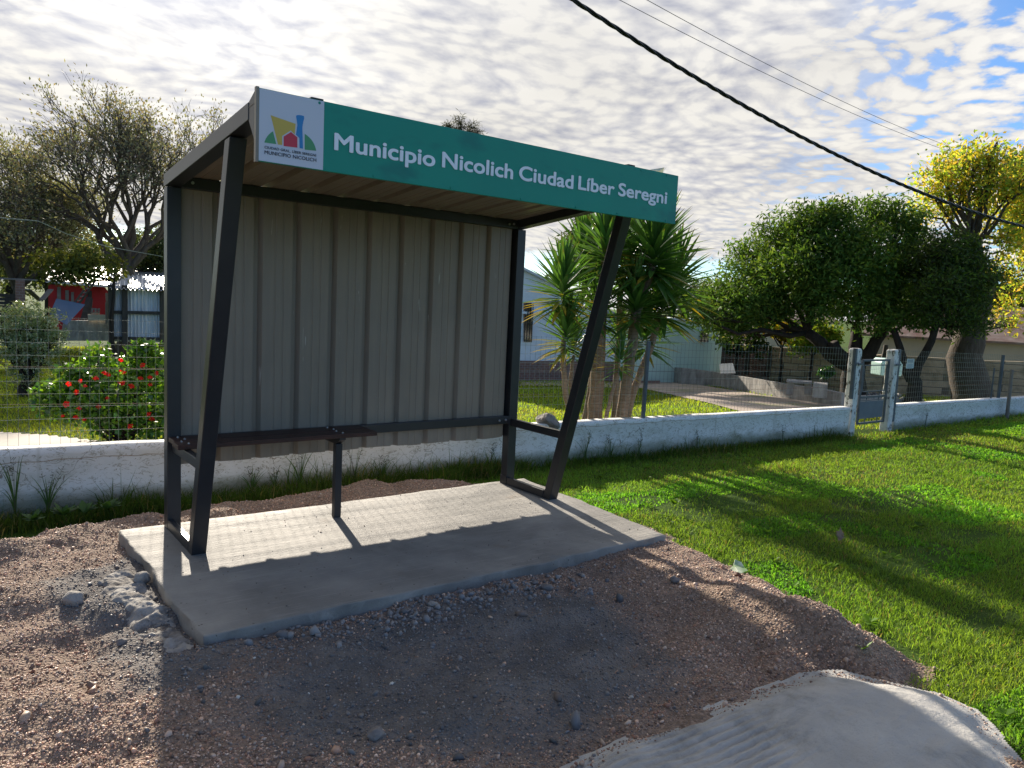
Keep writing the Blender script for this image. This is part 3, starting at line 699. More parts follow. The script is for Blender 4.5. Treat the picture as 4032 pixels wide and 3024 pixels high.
b = B(); wires(b, lambda x, z: (x, gy + .0, z), np.arange(gx0 + .06, gx1 - .06, .055), np.arange(.56, .95, .065), gx0 + .05, gx1 - .06, .53, .95); b.build('mesh_infill', M['wire'], GT)
b = B(); b.tube([(gx1 - .04 + .03 * math.cos(a), gy - .02, 1.0 - .03 * abs(math.sin(a))) for a in np.linspace(0, math.pi, 8)], .005, 6); b.build('latch', M['pipe'], GT)
ft = lambda x: float(np.interp(x, [-6, -.88, .29, 5.9, 10.1, 15.3, 44], [1.42, 1.385, 1.365, 1.27, 1.215, 1.12, .95]))
def mesh_fence(x0, x1, label, posts, base):
    o = thing('mesh_fence', label, 'fence', (x0, wally(x0) + .1, .4), 'wire mesh fences on the white wall')
    b = B(); pf = lambda x, z: (x, wally(x) + .075, z)
    step = .07 if x0 < 12 else .11
    us = np.arange(x0 + .02, x1, step)
    zs = [(lambda x, k=k: wt(x) + .012 + (ft(x) - wt(x) - .012) * k) for k in np.linspace(0, 1, 11)]
    rr = .0015 if x0 < 9 else .0016
    wires(b, pf, us, zs, x0, x1, lambda x: wt(x) - .01, lambda x: ft(x) + .01, rr)
    b.build('wire_mesh', M['wire'], o)
    for x, h, r in posts:
        b = B(); b.tube([(x, wally(x) + .05, wt(x) - .05), (x + .012, wally(x) + .05, ft(x) + h)], r, 10); b.build('post', M['pipe'], o)
    b = B()
    for kz in (.33, .62): b.tube([(x, wally(x) + .078, wt(x) + (ft(x) - wt(x)) * kz - .01 * math.sin((x - x0) * 1.1)) for x in np.linspace(x0, x1, 40)], .0022, 4, False)
    b.build('tension_wire', M['rust'], o)
mesh_fence(-6.5, 10.16, 'galvanised wire mesh fence standing on the long white wall behind the shelter', [(5.85, .0, .028), (-3.4, .02, .028)], 0)
mesh_fence(11.59, 31, 'wire mesh fence on the low wall right of the gate', [(15.2, .0, .03), (14.9, -.25, .014), (19.3, .0, .03)], 0)
q = onwall(3985, 1455, -.12); q2 = onwall(3965, 1640, -.12)
b = B(); b.tube([(q2[0], q2[1], -.1), (q[0], q[1], q[2])], [.035, .03], 7); setp(b.build('wooden_stake', M['greywood']), 'thin grey wooden stake standing in the grass before the far white wall', 'stake')
# notice on fence
q = onwall(3568, 1413, .07); q2 = onwall(3592, 1450, .07)
o = thing('paper_notice', 'small pale notice in two sheets hung on the fence right of the gate', 'notice', (q[0], q[1], q[2]))
for k, (z0, z1) in enumerate(((q[2] - .065, q[2]), (q2[2], q[2] - .075))):
    b = B(); b.box((q[0] - .01 * k, q[1] - .02, z0), (q2[0] + .03, q[1] - .016, z1)); b.build('sheet', M['paper'], o)
    b = B()
    for j in range(4):
        zz_ = z1 - (z1 - z0) * (.2 + .2 * j); b.box((q[0] + .015, q[1] - .0215, zz_ - .004), (q2[0] + .01 - .02 * (j % 2), q[1] - .0205, zz_ + .002))
    b.build('print', M['dktext'], o)

# ------------------------------------------------------------------ stones
def ico():
    p = (1 + 5 ** .5) / 2
    V = np.array([(-1, p, 0), (1, p, 0), (-1, -p, 0), (1, -p, 0), (0, -1, p), (0, 1, p), (0, -1, -p), (0, 1, -p), (p, 0, -1), (p, 0, 1), (-p, 0, -1), (-p, 0, 1)], float)
    V /= np.linalg.norm(V[0])
    F = np.array([(0, 11, 5), (0, 5, 1), (0, 1, 7), (0, 7, 10), (0, 10, 11), (1, 5, 9), (5, 11, 4), (11, 10, 2), (10, 7, 6), (7, 1, 8), (3, 9, 4), (3, 4, 2), (3, 2, 6), (3, 6, 8), (3, 8, 9), (4, 9, 5), (2, 4, 11), (6, 2, 10), (8, 6, 7), (9, 8, 1)])
    return V, F
IV, IF = ico()
def rotm(n):
    q = rng.normal(size=(n, 4)); q /= np.linalg.norm(q, axis=1)[:, None]; w_, x, y, z = q.T
    return np.stack([1 - 2 * (y * y + z * z), 2 * (x * y - z * w_), 2 * (x * z + y * w_), 2 * (x * y + z * w_), 1 - 2 * (x * x + z * z), 2 * (y * z - x * w_), 2 * (x * z - y * w_), 2 * (y * z + x * w_), 1 - 2 * (x * x + y * y)], -1).reshape(-1, 3, 3)
def stones(P, S, col):
    n = len(P); V = IV[None] * (1 + .22 * rng.normal(size=(n, 12, 1))); V = V * (S[:, None, None] * np.stack([rng.uniform(.75, 1.3, n), rng.uniform(.7, 1.1, n), rng.uniform(.45, .8, n)], -1)[:, None, :])
    V = np.einsum('nij,nkj->nki', rotm(n), V) + P[:, None]
    F = IF[None] + 12 * np.arange(n)[:, None, None]
    return V.reshape(-1, 3), F.reshape(-1, 3), np.repeat(col, 12, 0)
def campolar(n, D0, D1, a0, a1, pw=0.):
    """points round the viewer's place, denser when nearer"""
    u = rng.random(n)
    D = D0 * (D1 / D0) ** u if pw == 0 else (D0 ** pw + u * (D1 ** pw - D0 ** pw)) ** (1 / pw)
    A = rng.uniform(a0, a1, n)
    return CAM[0] + D * np.sin(A), CAM[1] + D * np.cos(A), D
azc = math.atan2(cf[0], cf[1])
x, y, D = campolar(330000, 1.3, 8.2, azc - R(50), azc + R(46), .75)
s = sdf(GP, x, y); k = (s + .05 * rng.normal(size=len(x)) > .0) & ~(sdf(SL, x, y) > .0) & ~((sdf(AP, x, y) > .02 + .10 * rng.random(len(x)) ** 3 + .04 * vn(x, y, 5, 71)))
x = x[k]; y = y[k]; D = D[k]; gf = greyf(x, y)
k = rng.random(len(x)) > gf * .55 * (vn(x, y, 2.5, 44) > -.2); x = x[k]; y = y[k]; D = D[k]; gf = gf[k]
S = .0034 * np.exp(rng.normal(0, .42, len(x))); big_ = rng.random(len(x)) < .006; S[big_] *= rng.uniform(2, 4.0, big_.sum())
z = np.where(sdf(AP, x, y) > .0, Hap(x, y), Hgr(x, y)) + S * .25
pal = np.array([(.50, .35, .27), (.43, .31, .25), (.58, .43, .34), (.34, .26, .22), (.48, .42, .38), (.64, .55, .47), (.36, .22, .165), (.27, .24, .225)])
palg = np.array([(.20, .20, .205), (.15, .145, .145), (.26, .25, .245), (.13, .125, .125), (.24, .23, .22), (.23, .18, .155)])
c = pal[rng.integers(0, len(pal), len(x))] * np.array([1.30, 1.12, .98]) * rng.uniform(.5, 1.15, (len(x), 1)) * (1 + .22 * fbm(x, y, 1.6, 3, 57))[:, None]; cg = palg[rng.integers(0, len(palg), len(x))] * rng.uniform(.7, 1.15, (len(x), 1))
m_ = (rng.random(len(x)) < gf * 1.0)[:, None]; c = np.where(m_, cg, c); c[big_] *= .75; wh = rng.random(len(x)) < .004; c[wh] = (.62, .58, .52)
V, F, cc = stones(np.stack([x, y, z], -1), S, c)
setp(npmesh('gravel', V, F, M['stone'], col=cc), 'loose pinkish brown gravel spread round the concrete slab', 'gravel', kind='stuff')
# a few pebbles lying on the slab
n = 130; x = rng.uniform(-.2, 3.3, n); y = rng.uniform(-1.75, .1, n); S = rng.uniform(.002, .0065, n)
V, F, cc = stones(np.stack([x, y, S * .5], -1), S, pal[rng.integers(0, 8, n)] * .6)
setp(npmesh('slab_grit', V, F, M['stone'], col=cc), 'scattered specks of grit on the concrete slab', 'grit', kind='stuff')
# rubble by the front edge
n = 900; x = rng.normal(0, 1, n); y = rng.normal(0, 1, n); c1 = onz(1750, 2380, -.05)
x = c1[0] + x * .55; y = c1[1] + y * .13 + -.05 * (x - c1[0]); S = .009 * np.exp(rng.normal(0, .45, n)); k = (sdf(SL, x, y) < -.02); x, y, S = x[k], y[k], S[k]
V, F, cc = stones(np.stack([x, y, Hgr(x, y) + S * .3], -1), S, palg[rng.integers(0, 5, len(x))] * 1.1)
setp(npmesh('mortar_crumbs', V, F, M['stone'], col=cc), 'grey mortar crumbs strewn along the front edge of the slab', 'rubble', kind='stuff')
def rock(px, py, wpx, hr, m, label, zoff=0., behind=False, flat=.7, sub=3, name='rock', cat='stone', amp=.2):
    q = onz(px, py, -.03); 
    for _ in range(3): q = onz(px, py, float(Hgr(q[0], q[1]))) if not behind else q
    D = (q - CAM) @ cf; r = wpx / 2 * D / FPX
    bm = bmesh.new(); bmesh.ops.create_icosphere(bm, subdivisions=sub, radius=1)
    sd = random.randint(0, 999)
    from mathutils import noise
    for v in bm.verts:
        p = v.co.copy(); n_ = noise.noise(p * 1.3 + Vector((sd, 0, 0))) * amp * 1.6 + noise.noise(p * 3.1 + Vector((sd, 5, 0))) * amp * .7 + noise.noise(p * 8 + Vector((sd, 9, 0))) * amp * .22
        v.co = Vector((p.x * (1 + n_) * r, p.y * (1 + n_) * r * .8, p.z * (1 + n_) * r * flat))
    me = bpy.data.meshes.new(name); bm.to_mesh(me); bm.free()
    for p in me.polygons: p.use_smooth = True
    o = link(name, me, M[m]); o.location = (q[0], q[1], q[2] + r * flat * .45 + zoff); o.rotation_euler = (0, 0, random.uniform(0, 3)); setp(o, label, cat)
    return o
rock(615, 2005, 52, 1, 'rock', 'small rounded stone on the gravel rim left of the shelter post', .0, flat=.6)
rock(290, 2375, 84, 1, 'mortar', 'pale grey mortar lump lying alone on the gravel left of the slab')
rock(2152, 2318, 50, 1, 'rock', 'smooth oval stone on dark gravel in front of the slab', flat=.55, amp=.06)
rock(2105, 2300, 30, 1, 'rock', 'smaller dark stone beside the smooth oval stone', flat=.6)
rock(2657, 2292, 42, 1, 'rock', 'dark stone on sunlit gravel right of the slab')
rock(3112, 2762, 26, 1, 'rock', 'small dark clod on the cement apron', .035)
rock(1480, 2900, 70, 1, 'rock', 'jagged dark clod in the shaded gravel at the bottom')
rock(480, 2735 - 200, 44, 1, 'rock', 'small grey stone on gravel below the mortar spill')
rock(1105 + 600, 2385, 40, 1, 'mortar', 'whitish broken stone at the front edge of the slab', flat=.6)
rock(2905, 2270, 30, 1, 'rust', 'reddish brown clod near the crumpled packet')
# mortar spill
MP = np.array([onz(*p, -.04)[:2] for p in ((372, 2282), (440, 2240), (520, 2225), (580, 2262), (600, 2300), (700, 2420), (800, 2540), (760, 2560), (640, 2545), (585, 2490), (500, 2470), (470, 2400), (400, 2360))])
def Hms(x, y):
    s = sdf(MP, x, y) + .025 * fbm(x, y, 9, 3, 95)
    rg = 1 - np.abs(fbm(x, y, 7, 4, 96)); return Hgr(x, y) - .03 + .042 * smooth(-.02, .05, s) + .030 * (rg - .5) * smooth(-.02, .08, s) + .006 * fbm(x, y, 38, 3, 97)
setp(grid_mesh('mortar_spill', np.arange(-1.2, .1, .009), np.arange(-2.2, -.3, .009), Hms, M['mortar'], keep=lambda x, y: (sdf(MP, x, y) + .025 * fbm(x, y, 9, 3, 95) > -.02)), 'rough hardened grey mortar spill along the left edge of the slab', 'mortar')
rock(560, 2300, 66, 1, 'mortar', 'angular broken block on the mortar spill by the slab edge', .02, flat=.8)
q = onz(765, 2572, -.06); b = B(); b.tube([(q[0], q[1], -.15), (q[0] + .002, q[1], q[2] + .045)], .005, 7); setp(b.build('rebar_stub', M['rust']), 'short rusty rebar stub sticking up at the near slab corner', 'rebar')
# crumpled packet
q = onz(2900, 2205, -.03); z0 = float(Hgr(q[0], q[1])) + .012
pv_ = [(-.13, -.01, 0), (-.05, -.05, .004), (.06, -.045, .012), (.10, .0, .01), (.115, .03, .05), (.07, .045, .085), (.03, .03, .04), (-.03, .02, .018)]
b = B(); 
for i, j, k in ((0, 1, 7), (1, 6, 7), (1, 2, 6), (2, 3, 6), (3, 4, 6), (4, 5, 6)): b.quad(*[(q[0] + pv_[a][0] * .95, q[1] + pv_[a][1] * 1.3, z0 + pv_[a][2] * .6) for a in (i, j, k)])
o = b.build('crumpled_packet', M['litter']); setp(o, 'crumpled white and green plastic packet at the edge of the grass', 'packet'); o.modifiers.new('s', 'SOLIDIFY').thickness = .003
# dead leaf
q = onz(3312, 2140, -.03)
b = B(); L = [(0, 0), (.05, .01), (.035, .03), (.075, .055), (.04, .06), (.035, .10), (.0, .075), (-.03, .10), (-.04, .06), (-.08, .06), (-.04, .03), (-.05, .0)]
P3 = [(q[0] + u * .85 + v * .1, q[1] + v * .4, q[2] + .03 + v * .75 + .015 * math.sin(u * 60)) for u, v in L]
for i in range(1, len(P3) - 1): b.quad(P3[0], P3[i], P3[i + 1])
b.tube([P3[0], (P3[0][0] - .01, P3[0][1], P3[0][2] - .03)], .0015, 4)
o = b.build('dry_leaf', M['dryleaf']); setp(o, 'single dry brown lobed leaf standing in the verge grass', 'leaf'); o.modifiers.new('s', 'SOLIDIFY').thickness = .0015

# ------------------------------------------------------------------ grass
def blades(P, h, w_, lean, col, az=None):
    n = len(P); az = rng.uniform(0, 2 * np.pi, n) if az is None else az
    fa = rng.uniform(0, 2 * np.pi, n); wx = np.cos(fa) * w_ / 2; wy = np.sin(fa) * w_ / 2
    lx = np.cos(az) * lean * h; ly = np.sin(az) * lean * h
    o = np.zeros(n)
    b0 = P + np.stack([wx, wy, o], -1); b1 = P - np.stack([wx, wy, o], -1)
    mid = P + np.stack([lx * .35, ly * .35, h * .55], -1); m0 = mid + np.stack([wx * .85, wy * .85, o], -1); m1 = mid - np.stack([wx * .85, wy * .85, o], -1)
    tip = P + np.stack([lx, ly, h * np.clip(1 - lean * .35, .3, 1)], -1)
    V = np.stack([b0, b1, m1, m0, tip], 1).reshape(-1, 3); i = 5 * np.arange(n)[:, None]
    dk = np.repeat(col, 5, 0)
    return V, i + np.array([[0, 1, 2, 3]]), i + np.array([[3, 2, 4]]), dk
def gcol(n, x, y, base=(.165, .33, .05), var=.4):
    t_ = vn(x, y, .7, 33)[:, None] * .5 + .5
    c = np.array(base) * (1 - t_) + np.array((base[0] * 1.35, base[1] * 1.0, base[2])) * t_
    c = c * rng.uniform(1 - var, 1 + var, (n, 1)); c = c * (1 + .25 * fbm(x, y, .45, 3, 35)[:, None]); dry = rng.random(n) < .07 + .14 * (vn(x, y, .9, 36) > .35); c[dry] = np.array((.30, .25, .12)) * rng.uniform(.6, 1.1, (dry.sum(), 1)); return c
x, y, D = campolar(560000, 3.0, 26, azc + R(-4), azc + R(50), .45)
sg_ = sdf(GP, x, y); sa = sdf(AP, x, y)
k = (y < wally(x) - .01) & (sg_ < .05 * rng.normal(size=len(x)) + .06 * fbm(x, y, 3.1, 3, 37)) & (sa < 0) & (sdf(SL, x, y) < -.01)
bare = np.zeros(len(x), bool)
for px_, py_, r_ in ((2830, 1955, .34), (3560, 2170, .24), (3480, 1940, .32), (2520, 1930, .14), (3180, 2330, .10), (3820, 2080, .16), (3300, 2010, .12), (3900, 2400, .12)):
    q = onz(px_, py_, -.05); bare |= (np.hypot((x - q[0]) / 2.2, y - q[1]) < r_ * (1 + .4 * vn(x, y, 5, 66))) & (rng.random(len(x)) < .8)
k &= ~bare
x, y, D = x[k], y[k], D[k]; n = len(x)
wd = wally(x) - y; edge = np.exp(-np.abs(sg_[k]) / .08)
cl_ = (vn(x, y, 1.6, 41) > .25) & (wd > .5)
h = rng.uniform(.010, .042, n) * (1 + .35 * fbm(x, y, 4.5, 2, 38)) * (1 + .6 * np.clip(vn(x, y, 2.2, 42), 0, 1)) * (1 + 1.6 * np.exp(-wd / .12)) * (1 + .02 * D)
w_ = .0032 * np.clip(D / 4, .8, 4) ** .85 * rng.uniform(.7, 1.3, n)
h = np.where(cl_, h * .75, h); w_ = np.where(cl_, w_ * 2.0, w_)
col = gcol(n, x, y); col = np.where(cl_[:, None], col * np.array([.85, 1.15, .9]), col)
V, F4, F3, cc = blades(np.stack([x, y, Hg(x, y) - .012], -1), h, w_, rng.uniform(.2, 1.3, n), col)
setp(npmesh('verge_grass', V, [F4, F3], M['grass'], col=cc), 'short bright green grass verge between the white wall and the gravel', 'grass', kind='stuff')
# tall grass and weeds along the wall foot
n = 34000; x = np.concatenate([rng.uniform(-4, 10, n // 2), rng.uniform(-2.5, 4, n - n // 2)]); dcl = vn(x, 0 * x, 1.7, 51) * .5 + .5
k = rng.random(n) < .25 + .75 * dcl; x = x[k]; n = len(x); dcl = dcl[k]
y = wally(x) - .012 - np.abs(rng.normal(0, .10, n)); y = np.where(x < 3.0, y - rng.uniform(0, .30, n), y)
h = rng.uniform(.06, .19, n) + .25 * (rng.random(n) < .07) * rng.random(n) * (dcl > .45)
h = h * np.where(x < -.2, .9, np.where(x < 4.5, 1.25, 1.))
V, F4, F3, cc = blades(np.stack([x, y, Hg(x, y) - .02], -1), h, rng.uniform(.004, .009, n), rng.uniform(.1, 1.0, n), gcol(n, x, y, (.07, .14, .025)))
setp(npmesh('wall_foot_grass', V, [F4, F3], M['grass'], col=cc), 'long dark grass growing along the foot of the white wall', 'grass', kind='stuff')
def weed(px, py, hh, nb, label, spread=.6, broad=.011, seed_heads=True, group=None):
    q = onwall(px, py, -.06); base = np.array([q[0], q[1], float(Hg(q[0], q[1]))]); o = thing('tall_weed', label, 'weed', base, group)
    b = B(); cl = []
    for i in range(nb):
        a = rng.uniform(0, 6.28); ln = (hh + .06) * rng.uniform(.6, 1.15); sp = rng.uniform(.1, spread)
        pts = []; 
        for t_ in np.linspace(0, 1, 7): pts.append(base + np.array([math.cos(a) * sp * ln * t_ ** 2, math.sin(a) * sp * ln * .3 * t_ ** 2 - .02 * t_, ln * (t_ - .28 * sp * t_ ** 3)]))
        sidev = np.array([math.sin(a) * .4 + .9, .25, 0]); sidev /= np.linalg.norm(sidev)
        for j in range(6):
            w0 = broad * (1 - j / 6) ** .6 * .5 + .0006; w1 = broad * (1 - (j + 1) / 6) ** .6 * .5 + .0004
            b.quad(pts[j] - sidev * w0, pts[j] + sidev * w0, pts[j + 1] + sidev * w1, pts[j + 1] - sidev * w1)
    me_ = b.build('blade_tuft', M['weed'], o)
    if seed_heads:
        b = B()
        for i in range(3):
            a = rng.uniform(-1, 1); ln = hh * rng.uniform(1.0, 1.35)
            pts = [base + np.array([a * .3 * ln * t_ ** 2, -.01, ln * t_]) for t_ in np.linspace(0, 1, 6)]
            b.tube(pts, [.0022, .002, .0018, .0015, .001, .0008], 4)
            for j in range(9):
                t_ = .6 + .4 * rng.random(); p = base + np.array([a * .3 * ln * t_ ** 2, -.01, ln * t_]); e = p + np.array([rng.uniform(-.03, .03), 0, rng.uniform(0, .03)])
                b.tube([p, e], [.0012, .003], 4)
        b.build('seed_stalk', M['weedstalk'], o)
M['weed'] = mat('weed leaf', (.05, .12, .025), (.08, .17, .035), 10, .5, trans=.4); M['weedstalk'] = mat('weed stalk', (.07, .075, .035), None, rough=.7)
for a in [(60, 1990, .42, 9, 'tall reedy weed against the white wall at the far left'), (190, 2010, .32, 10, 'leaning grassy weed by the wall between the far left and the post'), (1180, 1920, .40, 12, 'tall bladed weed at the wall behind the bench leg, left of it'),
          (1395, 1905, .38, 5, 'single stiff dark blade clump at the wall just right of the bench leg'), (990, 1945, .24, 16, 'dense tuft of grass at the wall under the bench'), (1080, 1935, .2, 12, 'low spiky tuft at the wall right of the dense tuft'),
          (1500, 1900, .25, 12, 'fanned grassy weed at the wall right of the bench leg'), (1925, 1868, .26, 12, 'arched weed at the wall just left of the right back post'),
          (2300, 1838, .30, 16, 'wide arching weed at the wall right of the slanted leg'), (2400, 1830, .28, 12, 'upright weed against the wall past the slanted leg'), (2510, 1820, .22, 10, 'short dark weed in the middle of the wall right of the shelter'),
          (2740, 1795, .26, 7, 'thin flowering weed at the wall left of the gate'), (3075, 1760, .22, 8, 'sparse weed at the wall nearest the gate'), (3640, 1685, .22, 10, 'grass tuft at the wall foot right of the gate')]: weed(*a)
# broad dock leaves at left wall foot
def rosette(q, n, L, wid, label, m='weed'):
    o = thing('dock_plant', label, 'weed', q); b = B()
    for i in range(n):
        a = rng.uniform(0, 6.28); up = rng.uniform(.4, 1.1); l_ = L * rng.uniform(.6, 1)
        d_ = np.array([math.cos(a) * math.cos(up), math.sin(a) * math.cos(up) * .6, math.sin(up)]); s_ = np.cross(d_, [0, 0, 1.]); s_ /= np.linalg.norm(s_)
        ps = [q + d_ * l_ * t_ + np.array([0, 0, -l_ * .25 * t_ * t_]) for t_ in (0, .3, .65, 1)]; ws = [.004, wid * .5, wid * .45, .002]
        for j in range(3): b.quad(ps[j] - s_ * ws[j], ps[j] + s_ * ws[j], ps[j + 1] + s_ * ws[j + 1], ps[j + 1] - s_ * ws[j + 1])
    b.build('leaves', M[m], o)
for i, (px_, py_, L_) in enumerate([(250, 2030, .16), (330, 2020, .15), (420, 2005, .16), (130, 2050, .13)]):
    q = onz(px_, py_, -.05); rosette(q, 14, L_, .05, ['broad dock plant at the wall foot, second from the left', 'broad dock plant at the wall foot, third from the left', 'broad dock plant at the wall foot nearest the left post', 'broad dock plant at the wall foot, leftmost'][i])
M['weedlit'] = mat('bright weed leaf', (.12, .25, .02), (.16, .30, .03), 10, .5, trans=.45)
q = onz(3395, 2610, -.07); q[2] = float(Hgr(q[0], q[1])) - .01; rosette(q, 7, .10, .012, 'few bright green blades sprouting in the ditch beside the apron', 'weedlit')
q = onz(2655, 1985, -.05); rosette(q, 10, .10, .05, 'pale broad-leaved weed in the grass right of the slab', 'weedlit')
VS = []; FS = []; CS = []; kk = 0
for i in range(150):
    D_ = 3.4 + 9 * rng.random() ** 1.3; A_ = azc + R(rng.uniform(2, 40)); px_, py_ = CAM[0] + D_ * math.sin(A_), CAM[1] + D_ * math.cos(A_)
    if sdf(GP, px_, py_) > -.03 or py_ > wally(px_) - .05 or sdf(AP, px_, py_) > -.05: continue
    c0 = np.array((.12, .24, .03)) * rng.uniform(.7, 1.5); nl = int(rng.integers(5, 12)); R0 = rng.uniform(.03, .075)
    for j in range(nl):
        a = rng.uniform(0, 6.28); up = rng.uniform(.2, .9); d_ = np.array([math.cos(a) * math.cos(up), math.sin(a) * math.cos(up), math.sin(up)]); s_ = np.array([-math.sin(a), math.cos(a), 0]) * R0 * rng.uniform(.15, .28)
        p0_ = np.array([px_, py_, float(Hg(px_, py_)) + .005]); VS += [p0_, p0_ + d_ * R0 * .6 + s_, p0_ + d_ * R0 - np.array([0, 0, R0 * .2]), p0_ + d_ * R0 * .6 - s_]; FS.append((kk, kk + 1, kk + 2, kk + 3)); CS += [c0] * 4; kk += 4
setp(npmesh('verge_weeds', np.array(VS), np.array(FS), M['grass'], col=np.array(CS)), 'small broad-leaved weeds dotted through the verge grass', 'weeds', kind='stuff')
# yard lawn
x, y, D = campolar(240000, 6, 34, azc - R(42), azc + R(42), .55)
DRV = np.array([ghit(*p)[0][:2] for p in [(2380, 1500), (2640, 1500), (3000, 1556), (3420, 1610), (3330, 1640), (2950, 1640), (2890, 1617), (2780, 1588), (2640, 1556), (2500, 1527)]])
PTH = np.array([ghit(*p)[0][:2] for p in [(-700, 1690), (0, 1703), (180, 1712), (380, 1735), (560, 1752), (900, 1800), (-900, 1790)]])
k = (y > wally(x) + .2) & (sdf(DRV, x, y) < 0) & (sdf(PTH, x, y) < 0); x, y, D = x[k], y[k], D[k]; n = len(x)
V, F4, F3, cc = blades(np.stack([x, y, Hg(x, y) - .012], -1), rng.uniform(.03, .065, n) * (1 + .02 * D), .0032 * (D / 4) ** .95 * rng.uniform(.8, 1.4, n), rng.uniform(.2, 1.2, n), gcol(n, x, y, (.24, .38, .045)))
setp(npmesh('yard_grass', V, [F4, F3], M['grass'], col=cc), 'mown lawn grass in the yards behind the fence', 'grass', kind='stuff')

# ------------------------------------------------------------------ foliage helpers
def leafmesh(name, P, L, Wd, col, m, parent=None, up=0., dirs=None):
    n = len(P); a = rng.normal(size=(n, 3)) if dirs is None else dirs + .45 * rng.normal(size=(n, 3)); a[:, 2] += up; a /= np.linalg.norm(a, axis=1)[:, None]
    b_ = np.cross(a, rng.normal(size=(n, 3))); b_ /= np.linalg.norm(b_, axis=1)[:, None] + 1e-9
    L = np.broadcast_to(L, n)[:, None]; Wd = np.broadcast_to(Wd, n)[:, None]
    nn = np.cross(a, b_)
    V = np.stack([P, P + a * L * .5 + b_ * Wd * .5 + nn * L * .06, P + a * L, P + a * L * .5 - b_ * Wd * .5 + nn * L * .06], 1).reshape(-1, 3)
    return npmesh(name, V, 4 * np.arange(n)[:, None] + np.arange(4)[None], m, parent, col=np.repeat(col, 4, 0))
def lcol(n, pal_, var=.25):
    pal_ = np.array(pal_, float); return pal_[rng.integers(0, len(pal_), n)] * rng.uniform(1 - var, 1 + var, (n, 1))
def curve(p, q, k, bend, jit=.0):
    p = np.array(p, float); q = np.array(q, float); m_ = (p + q) / 2 + np.array(bend); L = np.linalg.norm(q - p)
    pts = []
    for t_ in np.linspace(0, 1, k):
        v = (1 - t_) ** 2 * p + 2 * t_ * (1 - t_) * m_ + t_ * t_ * q
        if 0 < t_ < 1: v = v + rng.normal(size=3) * jit * L
        pts.append(v)
    return pts
def crown_tree(name, label, cat, base, forks, blobs, leaf, lw, nleaf, pal_, trunk_r, m='leaf', bark='barkd', group=None, twigs=10, dens=.6, limb_r=.35, clump=.13, sparse=1.):
    """trunk from base up to forks, limbs to each blob (centre, radii), twigs and leaves inside each blob"""
    o = thing(name, label, cat, base, group); b = B()
    base = np.array(base, float); top = forks[0]
    pts = curve(base - np.array([0, 0, .1]), top, 6, rng.normal(size=3) * .1 * np.array([1, 1, 0]), .015)
    b.tube(pts, list(np.linspace(trunk_r * 1.25, trunk_r * .85, 6)), 10)
    for f in forks[1:]:
        b.tube(curve(top - np.array([0, 0, .1]), f, 5, (0, 0, -.1), .03), list(np.linspace(trunk_r * .75, trunk_r * .45, 5)), 8)
    LP = []; 
    tot = sum(r_[0] * r_[1] * r_[2] for _, r_ in blobs)
    for c_, r_ in blobs:
        c_ = np.array(c_); r_ = np.array(r_)
        f = min(forks, key=lambda f_: np.linalg.norm(f_ - c_))
        d = np.linalg.norm(c_ - f); rl = min(trunk_r * .5, .02 + .018 * d)
        b.tube(curve(f, c_, 6, np.array([0, 0, -.12 * d]) + rng.normal(size=3) * .06 * d, .03), list(np.linspace(rl, rl * .35, 6)), 6)
        tips = []
        for i in range(twigs):
            v = rng.normal(size=3); v /= np.linalg.norm(v); v[2] = v[2] * .8 + .15
            e = c_ + v * r_ * rng.uniform(.7, 1.05)
            st = f + (c_ - f) * rng.uniform(.55, 1.0)
            tw = curve(st, e, 5, np.array([0, 0, .05]), .05); b.tube(tw, list(np.linspace(max(.006, rl * .3), .003, 5)), 4, False)
            tips.append(e); tips.append(tw[3])
        nl = int(nleaf * (r_[0] * r_[1] * r_[2]) / tot)
        nc = max(8, int(nl / 42)); v = rng.normal(size=(nc, 3)); v /= np.linalg.norm(v, axis=1)[:, None]
        cc_ = c_ + v * r_ * (rng.uniform(0, 1, (nc, 1)) ** (1 / 2.2)) * rng.uniform(.85, 1.12, (nc, 1))
        cc_ = np.vstack([cc_, np.array(tips)])
        idx = rng.integers(0, len(cc_), nl); LP.append(cc_[idx] + rng.normal(size=(nl, 3)) * clump * np.array([1, 1, .7]) * (r_.mean() ** .5))
    b.build('trunk', M[bark], o, sm=True)
    LP = np.vstack(LP); n = len(LP)
    hue = vn(LP[:, 0] + LP[:, 2], LP[:, 1] + LP[:, 2] * .7, 1.1, 77)[:, None]
    col = lcol(n, pal_) * (1 + .3 * hue)
    leafmesh('crown', LP, leaf * rng.uniform(.6, 1.25, n), leaf * lw * rng.uniform(.7, 1.2, n), col, M[m], o, up=-.2)
    return o
def blob(px, py, r, D, dz=0, ry=None): 
    k = D / FPX; p = at(px, py, D + dz); return (p, np.array([r * k, r * k, (ry or r) * k]))

